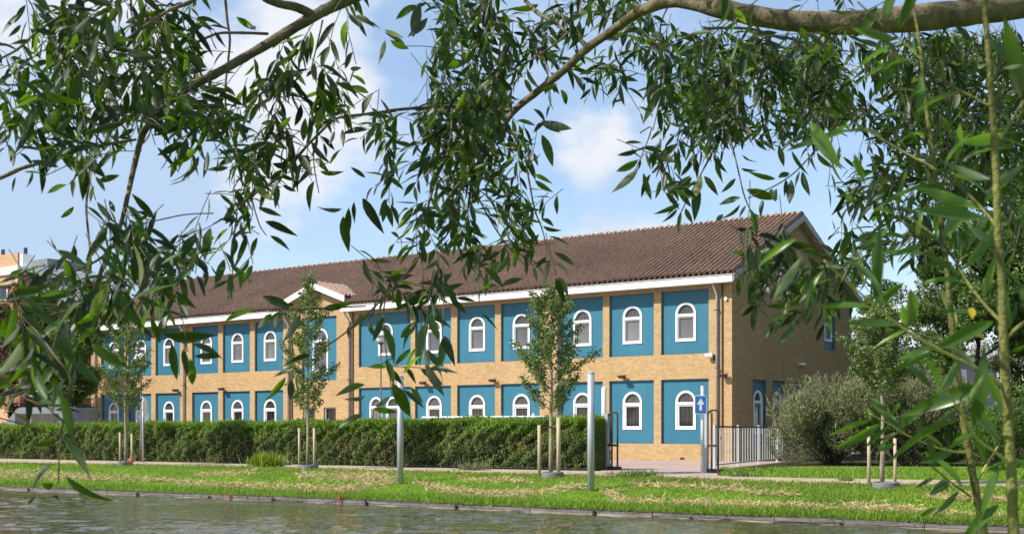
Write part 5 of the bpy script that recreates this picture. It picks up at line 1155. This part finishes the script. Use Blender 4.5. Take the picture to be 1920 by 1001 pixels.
HAND = [(119, 810, 173, 900, 2.3), (119, 889, 184, 949, 2.3), (101, 864, 50, 907, 2.3), (101, 903, 70, 925, 2.3), (108, 925, 92, 954, 2.3), (68, 929, 50, 947, 2.3), (108, 817, 40, 849, 2.3), (25, 800, 36, 850, 2.2), (168, 792, 168, 828, 2.4), (105, 680, 55, 745, 2.3), (130, 672, 190, 720, 2.3),
 (65, 647, 25, 720, 2.2), (168, 640, 213, 687, 2.4), (322, 638, 331, 714, 2.6), (343, 651, 348, 711, 2.6), (356, 667, 364, 735, 2.6), (355, 644, 415, 655, 2.6), (361, 668, 413, 668, 2.6), (325, 542, 366, 581, 3), (356, 514, 369, 560, 3), (385, 496, 387, 542, 3.2), (300, 625, 395, 640, 2.6),
 (480, 388, 532, 406, 3.5), (493, 414, 551, 433, 3.5), (504, 440, 544, 465, 3.5), (484, 442, 465, 485, 3.5), (519, 341, 517, 390, 3.6), (587, 313, 556, 349, 3.7), (592, 336, 561, 387, 3.7), (597, 320, 638, 335, 3.7), (591, 295, 617, 322, 3.7), (645, 391, 587, 400, 3.6), (643, 401, 648, 465, 3.6),
 (654, 385, 652, 448, 3.6), (664, 375, 664, 425, 3.6), (678, 367, 708, 426, 3.6), (722, 370, 716, 420, 3.7), (725, 380, 736, 427, 3.7), (688, 335, 655, 315, 3.7), (642, 240, 643, 274, 3.8), (723, 73, 710, 122, 3.7), (729, 74, 768, 97, 3.7), (718, 55, 758, 73, 3.7), (784, 8, 738, 34, 3.8), (790, 0, 772, 73, 3.8),
 (805, 30, 760, 82, 3.8), (654, 120, 625, 122, 3.7), (655, 130, 677, 128, 3.7), (815, 49, 839, 95, 4), (862, 60, 845, 96, 4), (870, 112, 818, 132, 4), (798, 124, 822, 147, 4), (938, 18, 965, 56, 4.2), (1013, 8, 970, 28, 4.2), (1050, 166, 1071, 199, 3.9), (1048, 156, 1010, 173, 3.9), (997, 203, 1039, 228, 3.9), (1010, 225, 1073, 247, 3.9), (1013, 232, 1052, 247, 3.9),
 (1014, 248, 1038, 312, 3.9), (985, 300, 1006, 309, 4), (1000, 327, 1028, 335, 4), (1000, 336, 1037, 362, 4), (990, 352, 1021, 358, 4), (1013, 411, 1050, 419, 3.9), (1016, 422, 1046, 443, 3.9), (1026, 442, 1075, 458, 3.8), (1002, 398, 980, 437, 3.9), (870, 435, 834, 468, 3.8), (1012, 437, 988, 464, 3.8), (868, 417, 830, 434, 3.8),
 (1030, 489, 1016, 541, 3.6), (1035, 471, 1079, 497, 3.6), (1037, 493, 1082, 504, 3.6), (1026, 480, 1004, 506, 3.6), (1040, 518, 1061, 565, 3.5), (902, 585, 931, 622, 3.3), (783, 598, 748, 645, 3.3), (787, 635, 790, 675, 3.3), (795, 653, 840, 700, 3.3), (832, 625, 845, 670, 3.3), (829, 630, 832, 690, 3.3),
 (714, 606, 753, 666, 3.1), (720, 590, 700, 640, 3.1), (781, 601, 748, 645, 3.2), (655, 609, 653, 637, 3), (566, 585, 536, 637, 2.9), (550, 575, 490, 555, 2.9), (512, 585, 480, 617, 2.8), (520, 588, 516, 615, 2.8), (540, 584, 505, 605, 2.8), (600, 580, 660, 570, 3.0), (585, 665, 545, 672, 2.9), (566, 673, 528, 681, 2.9), (555, 688, 505, 708, 2.9), (538, 704, 507, 748, 2.9), (547, 709, 544, 753, 2.9), (557, 699, 557, 748, 2.9),
 (688, 720, 636, 727, 2.9), (688, 740, 654, 760, 2.9), (684, 774, 633, 797, 2.9), (696, 764, 750, 774, 2.9), (688, 787, 724, 816, 2.9), (732, 713, 771, 782, 2.9), (752, 728, 796, 763, 2.9), (795, 676, 836, 739, 3), (796, 650, 843, 704, 3.1), (735, 742, 700, 760, 2.9), (725, 690, 690, 680, 2.95), (728, 695, 756, 726, 2.95), (722, 670, 740, 720, 2.95),
 (1482, 279, 1515, 331, 3.9), (1530, 283, 1558, 322, 4), (1522, 289, 1521, 322, 4), (1504, 318, 1512, 366, 4), (1501, 318, 1490, 352, 4), (1484, 333, 1479, 389, 3.9), (1474, 335, 1473, 363, 3.9), (1457, 336, 1413, 331, 3.9), (1458, 335, 1482, 321, 3.9), (1460, 270, 1470, 313, 4), (1395, 354, 1460, 374, 3.9), (1458, 351, 1440, 393, 3.9), (1430, 372, 1426, 411, 3.9), (1450, 352, 1435, 380, 3.9), (1387, 315, 1421, 322, 3.9), (1390, 289, 1418, 314, 3.9), (1382, 333, 1348, 362, 3.9), (1392, 370, 1343, 381, 3.9), (1390, 380, 1357, 427, 3.9),
 (1400, 383, 1382, 415, 3.9), (1358, 400, 1335, 422, 3.9), (1412, 398, 1428, 418, 3.9), (1318, 328, 1347, 361, 4), (1316, 325, 1298, 378, 4), (1310, 345, 1300, 410, 4), (1300, 330, 1264, 366, 4), (1290, 345, 1280, 380, 4), (1278, 393, 1269, 440, 4), (1271, 390, 1254, 415, 4), (1277, 381, 1242, 401, 4), (1284, 388, 1297, 420, 4), (1200, 313, 1148, 367, 3.8), (1200, 279, 1160, 298, 3.8), (1200, 297, 1155, 331, 3.8),
 (1240, 395 - 60, 1225, 375, 3.8), (1205, 320, 1225, 374, 3.8), (1250, 320, 1262, 352, 3.9), (1245, 318, 1242, 360, 3.9), (1340, 300, 1356, 345, 4), (1335, 290, 1363, 325, 4), (1250, 150, 1265, 195, 3.7), (1240, 165, 1208, 225, 3.7), (1245, 160, 1262, 200, 3.7), (1236, 200, 1240, 250, 3.7), (1235, 100, 1218, 85, 3.7), (1225, 130, 1210, 195, 3.7), (1233, 150, 1203, 190, 3.7),
 (310, 230, 340, 260, 3.4), (345, 225, 309, 262, 3.4), (350, 265, 298, 292, 3.4), (370, 275, 335, 312, 3.4), (375, 290, 349, 340, 3.4), (390, 280, 382, 336, 3.4), (255, 395, 292, 410, 3.3) , (291, 407, 250, 362, 3.3), (217, 400, 202, 372, 3.3), (160, 385, 207, 420, 3.1), (180, 342, 225, 328, 3.2), (177, 345, 168, 380, 3.2), (140, 385, 115, 412, 3.1), (108, 470, 90, 440, 3), (30, 330, 22, 362, 3), (60, 318, 62, 350, 3.05), (330, 135, 390, 128, 3.4), (345, 60, 395, 40, 3.4),
 (45, 20, 0, 65, 2.7), (40, 45, 22, 70, 2.7), (60, 75, 18, 84, 2.8), (345, 100, 390, 128, 3.3), (335, 105, 373, 134, 3.3), (365, 35, 400, 55, 3.4), (35, 150, 78, 168, 2.8), (75, 180, 30, 205, 2.8), (90, 175, 165, 205, 2.8), (110, 185, 108, 235, 2.8), (440, 30, 482, 60, 3.5), (462, 45, 485, 62, 3.5)]
for x0, y0, x1, y1, d in HAND: hand(LV, (x0, y0), (x1, y1), d)
# how densely the crown covers each part of the view: rows of (x0, y0, x1, y1, cover, nearest, farthest)
ROWS = '''0 0 400 250 .68 2.8 4.2;0 0 45 30 .10 2.8 4;10 55 60 100 .15 2.8 4;345 15 400 60 .08 3 4;300 215 400 250 .38 3 4;240 190 290 240 .30 3 4;400 0 520 60 .18 3 4;400 60 470 140 .14 3 4;470 60 560 80 .2 3 4;480 75 620 120 .45 3.2 4;610 60 660 120 .2 3 4;560 0 640 20 .2 3 4;
640 0 700 60 .42 3.4 4;680 0 740 80 .42 3.4 4.2;740 0 800 60 .25 3.4 4.2;480 120 680 260 .52 3.2 4.2;400 150 490 260 .45 3.2 4;660 85 790 185 0 3 4;620 130 690 190 .36 3.4 4;690 190 800 260 .48 3.5 4.3;800 0 960 250 .76 3.8 5.2;800 40 830 70 .3 3.8 5;955 10 1010 65 .2 4 5;960 60 1080 130 .5 4 5;1010 0 1200 60 .62 4 5;960 130 1000 160 .36 4 5;
1085 95 1210 195 .58 4 5;1120 185 1180 215 .2 4 5;1000 150 1065 200 .34 3.8 4.4;1000 200 1045 250 .4 3.8 4.4;1200 60 1330 240 .6 3.8 5;1200 0 1250 60 .4 3.8 5;1240 12 1278 52 0 4 5;1200 140 1240 250 .22 3.8 4.4;1280 60 1600 250 .84 4.4 7;1330 -10 1600 25 .55 4 6;1395 165 1460 215 .3 4.4 6;1600 60 1920 250 .86 4.5 7;1600 -10 1920 15 .5 4 6;1598 118 1650 208 .08 4.5 6;1655 155 1695 205 .25 4.5 6;1455 200 1500 225 .4 4.4 6;
1200 240 1320 310 .72 3.8 5;1195 300 1270 330 .42 3.8 4.4;1200 330 1235 375 .2 3.8 4.4;1240 300 1275 365 .25 3.8 4.4;1260 320 1320 400 .35 3.8 4.4;1320 240 1370 345 .42 3.8 4.6;1345 240 1500 285 .42 4 5;1370 280 1400 300 .12 3.9 4.2;1500 240 1560 300 .3 3.9 5;1390 415 1480 500 .5 2.8 4;1395 450 1590 600 .58 3.8 5.2;1400 600 1560 640 .15 3.6 4.6;1550 300 1640 460 .42 3.4 5.2;1640 240 1760 420 .58 3.6 6;1640 420 1760 520 .26 3 5;1590 440 1650 560 .42 3 5;1760 240 1920 350 .80 4 7;1760 350 1920 450 .42 3.4 6;1780 450 1920 640 .16 2.6 4.5;1500 300 1550 400 .0 4 5;
0 250 240 300 .58 2.7 4;130 290 190 345 .36 2.9 3.4;115 345 165 420 .28 2.9 3.3;50 290 130 345 .32 2.9 3.3;0 290 40 310 .2 2.8 3.2;300 250 400 330 .32 3.2 3.7;85 420 200 500 .30 2.7 3.3;200 395 290 500 .36 2.9 3.4;290 405 400 450 .26 3.1 3.5;290 440 400 500 .50 3 3.5;400 240 560 380 .62 3.2 4.2;400 380 500 430 .32 3.3 3.7;400 430 480 480 .24 3.2 3.6;430 480 470 590 .26 3.2 3.5;560 240 620 300 .36 3.5 4;560 300 650 390 .03 3.6 3.8;
680 240 800 300 .52 3.5 4.5;650 350 740 400 .16 3.5 4;660 300 740 350 .22 3.5 4;730 300 800 400 .48 3.6 4.4;740 400 800 440 .3 3.5 4;715 440 800 500 .46 3.3 4;800 240 1000 350 .74 3.8 5;800 350 990 420 .58 3.7 4.6;800 420 900 500 .46 3.5 4.3;900 420 1000 480 .34 3.6 4.2;985 310 1030 400 .36 3.8 4.2;990 400 1050 455 .14 3.7 4;690 490 820 560 .56 3 3.8;820 480 920 560 .48 3.2 3.9;920 460 1000 540 .22 3.4 3.8;760 560 880 600 .42 3 3.6;790 600 880 660 .36 3 3.5;680 560 790 610 .32 2.9 3.4;660 600 720 680 .2 2.8 3.2;700 660 790 750 .16 2.8 3.2;780 640 850 720 .14 2.9 3.3;1000 470 1070 550 .18 3.4 3.8;
1250 -10 1420 60 .42 2.8 3.3;1560 40 1690 90 .34 2.8 3.3;1430 50 1500 80 .34 2.9 3.3;500 560 640 610 .28 2.7 3.1;640 560 700 600 .26 2.8 3.2;300 500 400 560 .58 2.5 3.3;280 560 330 640 .18 2.4 3;340 560 420 600 .12 2.5 3;0 500 300 610 .76 2.4 3.4;0 520 80 740 .66 2.1 3;80 600 200 760 .62 2.1 3;200 600 300 640 .22 2.2 2.8;160 680 240 740 .26 2.2 2.8;50 740 180 800 .22 2 2.6;0 740 100 800 .12 2 2.6'''
GS = 10; GW, GH = 192, 101; DEN = np.zeros((GH, GW)); DLO = np.full((GH, GW), 3.0); DHI = np.full((GH, GW), 4.0)
for row in ROWS.replace('\n', '').split(';'):
    q = [float(a) for a in row.split()]; ys, xs = slice(max(0, int(q[1] // GS)), int(q[3] // GS)), slice(int(q[0] // GS), int(q[2] // GS))
    DEN[ys, xs] = q[4]; DLO[ys, xs] = q[5]; DHI[ys, xs] = q[6]
def den(x, y):
    i, j = int(y // GS), int(x // GS)
    if i < 0: i = 0
    if j < 0: j = 0
    if j >= GW: j = GW - 1
    return DEN[i, j] if i < GH else 0
DEN = np.where(DEN > .05, np.minimum(.96, DEN * 1.12 + .02), DEN); dm = (DLO + DHI) / 2; LPX = .074 * F / dm; need = 1.22 * -np.log(1 - np.minimum(DEN, .93)) * GS * GS / (LPX * LPX * .24 * .36)
tot = need.sum(); cum = np.cumsum(need.ravel()) / tot; made = 0; tries = 0
while made < tot * 1.0 and tries < 32000:
    tries += 1
    ci = int(np.searchsorted(cum, rg.random())); i, j = divmod(ci, GW); x, y = (j + rg.random()) * GS, (i + rg.random()) * GS
    d = rg.uniform(DLO[i, j], DHI[i, j]); pxm = F / d
    p = P(x, y, d); nl = rg.randint(6, 12); sp_ = rg.uniform(.015, .024)
    ang = rg.gauss(0, 1.05); dv = Vector((math.sin(ang), rg.gauss(0, .35), -math.cos(ang))).normalized()
    p = p - dv * nl * sp_ * .5; pts_ = [p.copy()]; side = 1; tint0 = rg.gauss(.5, .14); ok = 0
    for q in range(nl):
        dv = (dv + Vector((0, 0, -.05)) + Vector((rg.gauss(0, .07), rg.gauss(0, .07), rg.gauss(0, .05)))).normalized(); p = p + dv * sp_; pts_.append(p.copy())
        perp = dv.orthogonal().normalized(); perp = Matrix.Rotation(rg.uniform(0, 6.28), 3, dv) @ perp
        sd = (Vector((math.cos(ang), 0, math.sin(ang))) * side + perp * .7).normalized(); side = -side
        ld = (dv * rg.uniform(.7, 1.2) + sd * rg.uniform(.45, 1.05) + Vector((0, 0, -.16))).normalized(); l = rg.uniform(.054, .094) * (1.0 if q < nl - 2 else .8)
        m_, t_ = p + ld * l * .55, p + ld * l
        a, b = px_of(m_), px_of(t_); jx, jy = rg.gauss(0, 11), rg.gauss(0, 11); a = (a[0] + jx, a[1] + jy); b = (b[0] + jx, b[1] + jy)
        if den(*a) <= .001 or (den(*b) <= .001 and rg.random() < .85) or rg.random() > .5 + den(*a): continue
        n = Vector((rg.gauss(0, .6), rg.gauss(-.35, .6), rg.gauss(.75, .5)))
        LV.add(p, ld, n, l, rg.uniform(.8, 1.2), min(1, max(0, rg.gauss(tint0, .18))), rg.randrange(6)); ok += 1; made += 1; last = q
    if ok > 2: TW.append([(*px_of(q), q.y, (1.1 if k < len(pts_) - 3 else .7) * 2.6 / q.y) for k, q in enumerate(pts_[:last + 2:3] + [pts_[last + 1]])])
bm = bmesh.new()
for t_ in TW:
    sp = smoothpts(t_, 3) if len(t_) < 14 and t_[0][3] > 1.25 else t_
    tube(bm, [P(a[0], a[1], a[2]) - TRUNK for a in sp], [a[3] / F * a[2] for a in sp], 5)
o = fin('twigs', bm, M_twig, wil, smooth=True); o['kind'] = 'stuff'
emit(LV, wil, M_leaf, 290, org=tuple(TRUNK))
# the rest of the crown, added unseen over the viewer to shade the leaves
m = 52000; r_ = np.random.RandomState(5)
c = np.column_stack([r_.uniform(-5.5, 4.5, m), r_.uniform(.9, 7.5, m), r_.uniform(0, 1, m) ** 1.3 * 2.6])
cl_ = np.sin(c[:, 0] * 2.1) * np.cos(c[:, 1] * 2.4 + 1) + .6 * np.sin(c[:, 0] * 4.3 + c[:, 1] * 3.7)
c[:, 2] += CH + .3375 * c[:, 1] + .10; keep = (cl_ > -.95) & (np.abs(c[:, 0] + .2) < c[:, 1] * .55 + 4)
c = c[keep]; d = unit(r_.normal(size=(len(c), 3)) * .6 + np.array([0, 0, -.7])); sz = r_.uniform(.06, .1, len(c))
v, f = rhombs(c - np.array(TRUNK), d, unit(r_.normal(size=(len(c), 3)) + np.array([0, 0, .7])), sz, sz * .24, .2)
o = link('upper_foliage', npmesh('upper_foliage', v, f, M_leaf, np.repeat(np.clip(r_.normal(.5, .2, len(c)), 0, 1), 4)), wil); o['kind'] = 'stuff'
bm = bmesh.new()
for i in range(26):
    a = Vector((rg.uniform(-4, 3), rg.uniform(1.2, 6), 0)); a.z = CH + .34 * a.y + rg.uniform(.3, 2); b = a + Vector((rg.uniform(-1, .3), rg.uniform(-.5, .5), rg.uniform(-.1, .3)))
    tube(bm, [a - TRUNK, a.lerp(b, .5) - TRUNK + Vector((0, 0, .08)), b - TRUNK], [.02, .014, .006], 6)
o = fin('upper_branches', bm, M_bark, wil, smooth=True); o['kind'] = 'stuff'

# ------------------------------------------------------------------ two young willow shoots close to the viewer, right
def shoot(stem, twigs, hands, label, seed, per, m_):
    rr = random.Random(seed); ground = P(*stem[-1][:3]); lo = stem[-1]
    base = Vector((ground.x + .02, ground.y - .02, -.44)); e = empty('willow_shoot', base, 0, label, 'sapling', 'young willow shoots at the right')
    sp = smoothpts(stem, 4); q = [P(a[0], a[1], a[2]) - base for a in sp] + [Vector((0, 0, 0))]; r = [a[3] / F * a[2] * .82 for a in sp]; r.append(r[-1] * 1.15)
    bm = bmesh.new(); q2 = []; r2 = []
    for k in range(len(q) - 1):
        for j in range(3): u = j / 3; q2.append(q[k].lerp(q[k + 1], u)); r2.append((r[k] * (1 - u) + r[k + 1] * u) * (1.16 if (k * 3 + j) % 5 == 0 else 1))
    tube(bm, q2 + [q[-1]], r2 + [r[-1]], 12, knob=.04, rnd=rr)
    fin('stem', bm, M_shoot, e, smooth=True); lv = Leaves()
    for t_, n, pale in twigs:
        sp = smoothpts(t_, 4); pts_ = [P(a[0], a[1], a[2]) for a in sp]
        bm = bmesh.new(); tube(bm, [p - base for p in pts_], [a[3] / F * a[2] for a in sp], 7, knob=.06, rnd=rr); fin('twig', bm, M_shoot_pale if pale else M_shoot, e, smooth=True)
        for k in range(n):
            u = rr.uniform(.12, 1.0) * (len(pts_) - 1); i = min(int(u), len(pts_) - 2); p = pts_[i].lerp(pts_[i + 1], u - i); dv = (pts_[i + 1] - pts_[i]).normalized()
            sd = Vector((dv.z, rr.gauss(0, .5), -dv.x)).normalized() * (1 if k % 2 else -1)
            ld = (dv * rr.uniform(.5, 1.1) + sd * rr.uniform(.5, 1.0) + Vector((0, rr.gauss(0, .35), -.12))).normalized()
            lv.add(p, ld, Vector((rr.gauss(0, .6), rr.gauss(-.4, .6), rr.gauss(.8, .4))), rr.uniform(.06, .115), rr.uniform(.5, .8), rr.uniform(.1, 1), rr.randrange(6))
    for h in hands:
        h = list(h) + [None] * (8 - len(h)); h[7] = (h[7] or 1.0) * .78; hand(lv, h[0:2], h[2:4], h[4], *h[5:])
    emit(lv, e, m_, 290, org=tuple(base)); return e
M_leaf_near = leafmat('shoot_leaf', (.062, .125, .014), (.16, .19, .11), (.16, .36, .02), .36, .32, .5)
shoot([(1830, -300, 1.62, 3), (1840, -120, 1.62, 5), (1845, 0, 1.6, 6), (1851, 70, 1.6, 6.5), (1857, 150, 1.6, 7), (1862, 220, 1.6, 7.5), (1868, 330, 1.6, 8), (1871, 430, 1.6, 8.5), (1878, 520, 1.6, 9), (1880, 600, 1.6, 9.5), (1885, 700, 1.6, 10.5), (1890, 790, 1.6, 11), (1896, 880, 1.6, 11.5), (1899, 960, 1.6, 12), (1903, 1060, 1.6, 12)],
      [([(1880, 722, 1.6, 3.2), (1840, 695, 1.58, 3), (1780, 665, 1.55, 2.8), (1720, 632, 1.53, 2.6), (1680, 605, 1.52, 2.4), (1640, 572, 1.5, 2.2), (1590, 530, 1.48, 1.9), (1545, 488, 1.46, 1.6)], 4, True),
       ([(1871, 428, 1.6, 3), (1845, 395, 1.62, 2.7), (1800, 350, 1.66, 2.4), (1745, 312, 1.7, 2.2), (1700, 288, 1.72, 2), (1655, 262, 1.74, 1.8), (1600, 230, 1.76, 1.5)], 9, False),
       ([(1857, 200, 1.6, 3), (1820, 180, 1.62, 2.6), (1780, 158, 1.64, 2.3), (1735, 120, 1.66, 2.1), (1700, 85, 1.68, 2), (1655, 48, 1.7, 1.8), (1608, 4, 1.72, 1.5)], 7, False),
       ([(1866, 272, 1.6, 3.4), (1890, 240, 1.6, 3), (1910, 205, 1.6, 2.8), (1945, 150, 1.6, 2.4)], 4, False),
       ([(1880, 606, 1.6, 3.4), (1850, 575, 1.62, 3), (1815, 530, 1.64, 2.6), (1785, 480, 1.66, 2.2), (1750, 440, 1.7, 1.9), (1700, 405, 1.72, 1.6)], 7, False),
       ([(1882, 640, 1.6, 4), (1910, 612, 1.6, 3.6), (1960, 580, 1.62, 3)], 3, False),
       ([(1894, 870, 1.6, 4), (1870, 850, 1.58, 3), (1830, 820, 1.55, 2.6), (1800, 770, 1.52, 2.2), (1775, 735, 1.5, 1.8)], 6, True),
       ([(1895, 910, 1.6, 3), (1925, 905, 1.6, 3)], 2, True)],
      [(1515, 222, 1577, 318, 1.75, None, .3, 1.25, .9), (1600, 283, 1625, 357, 1.7, None, .2, 1.1, .95), (1859, 411, 1708, 402, 1.6, None, .7, .85, .55), (1862, 337, 1782, 322, 1.62, None, 3.5, .9, .6), (1866, 722, 1708, 757, 1.55, None, .25, 1.0, .5, 0, 5), (1872, 598, 1757, 648, 1.55, None, .2, 1.15, .6, 0, 1), (1832, 612, 1837, 655, 1.56, M_leaf_y, .2, 1.5, .6), (1822, 600, 1823, 568, 1.6, M_leaf_y, .4, 1.2, .5),
       (1880, 940, 1795, 1004, 1.56, None, .3, 1.0, .6, 0, 5), (1878, 870, 1826, 972, 1.55, None, .4, 1.0, .6, 0, 2), (1500, 445, 1420, 478, 1.5, None, .5, .9, .95, 0, 5), (1505, 478, 1450, 552, 1.5, None, 3.6, .7, .9), (1550, 502, 1490, 560, 1.5, None, .9, .7, .8), (1754, 398, 1757, 462, 1.6, None, .3, 1.0, .95), (1672, 425, 1612, 468, 1.6, None, .2, 1.0, .9), (1640, 570, 1695, 522, 1.55, None, .6, 1.0, .6), (1700, 615, 1687, 563, 1.54, None, .3, .9, .8),
       (1882, 548, 1960, 530, 1.6, None, .5, 1, .5), (1886, 780, 1850, 690, 1.6, None, .3, 1.2, .8, 0, 2), (1888, 660, 1960, 640, 1.6), (1868, 452, 1795, 425, 1.6, None, 3.4, 1.1, .4), (1890, 250, 1800, 270, 1.9), (1835, 690, 1760, 640, 1.6), (1750, 655, 1672, 672, 1.55, None, .2, 1.1, .5), (1762, 950, 1719, 968, 1.8, None, .4, 1, .2), (1921, 122, 1876, 130, 1.5, None, 3.2, 1, .9), (1768, 55, 1730, 85, 1.7, None, .6, .8, .6), (1660, 65, 1635, 100, 1.7, None, .3, .9, .7), (1700, 105, 1640, 160, 1.7, None, .3, 1, .4)],
      'taller nearer olive willow shoot rising at the right edge', 91, 6, M_leaf_near)
shoot([(1712, 10, 2.4, 2.6), (1726, 92, 2.4, 3.6), (1734, 180, 2.38, 4.2), (1745, 262, 2.36, 5), (1756, 345, 2.34, 5.6), (1766, 430, 2.32, 6), (1776, 510, 2.3, 6.4), (1784, 600, 2.3, 7), (1795, 690, 2.3, 7.4), (1806, 780, 2.3, 7.8), (1817, 850, 2.3, 8.4), (1830, 920, 2.3, 9), (1847, 1010, 2.3, 10), (1860, 1080, 2.3, 10)],
      [([(1812, 848, 2.3, 2.6), (1780, 845, 2.28, 2.4), (1740, 833, 2.25, 2.2), (1700, 815, 2.22, 2), (1670, 796, 2.2, 1.8), (1630, 775, 2.18, 1.4)], 8, True),
       ([(1820, 930, 2.3, 2), (1785, 905, 2.26, 1.8), (1745, 872, 2.22, 1.7), (1715, 840, 2.2, 1.3)], 5, False),
       ([(1770, 500, 2.32, 2), (1740, 465, 2.32, 1.8), (1705, 430, 2.3, 1.6), (1680, 400, 2.3, 1.3)], 6, False), ([(1790, 660, 2.3, 2), (1760, 640, 2.3, 1.8), (1720, 625, 2.26, 1.6), (1690, 600, 2.25, 1.2)], 6, False),
       ([(1806, 780, 2.3, 2), (1770, 745, 2.25, 1.7), (1740, 730, 2.2, 1.2)], 5, False), ([(1832, 905, 2.3, 2.2), (1850, 870, 2.3, 2), (1872, 835, 2.3, 1.6)], 4, True), ([(1745, 262, 2.36, 1.8), (1720, 230, 2.34, 1.6), (1705, 190, 2.3, 1.2)], 4, False), ([(1755, 340, 2.34, 1.8), (1790, 310, 2.34, 1.6), (1820, 270, 2.3, 1.2)], 4, False), ([(1776, 510, 2.3, 2), (1810, 480, 2.3, 1.6), (1840, 470, 2.3, 1.2)], 4, False)],
      [(1630, 790, 1628, 757, 2.18), (1682, 830, 1645, 848, 2.2, None, .3, 1.2, .8), (1790, 848, 1730, 862, 2.2, None, .3, 1.2, .4), (1745, 862, 1735, 840, 2.2), (1668, 775, 1627, 742, 2.2, None, .3, 1.1, .5), (1700, 800, 1702, 775, 2.2), (1758, 893, 1714, 914, 2.22, None, .4, 1, .3), (1730, 740, 1790, 770, 2.2), (1835, 760, 1870, 830, 2.2, None, .3, 1.3, .7), (1670, 780, 1690, 750, 2.2)],
      'slimmer second willow shoot just left of the nearer one', 93, 5, M_leaf_near)
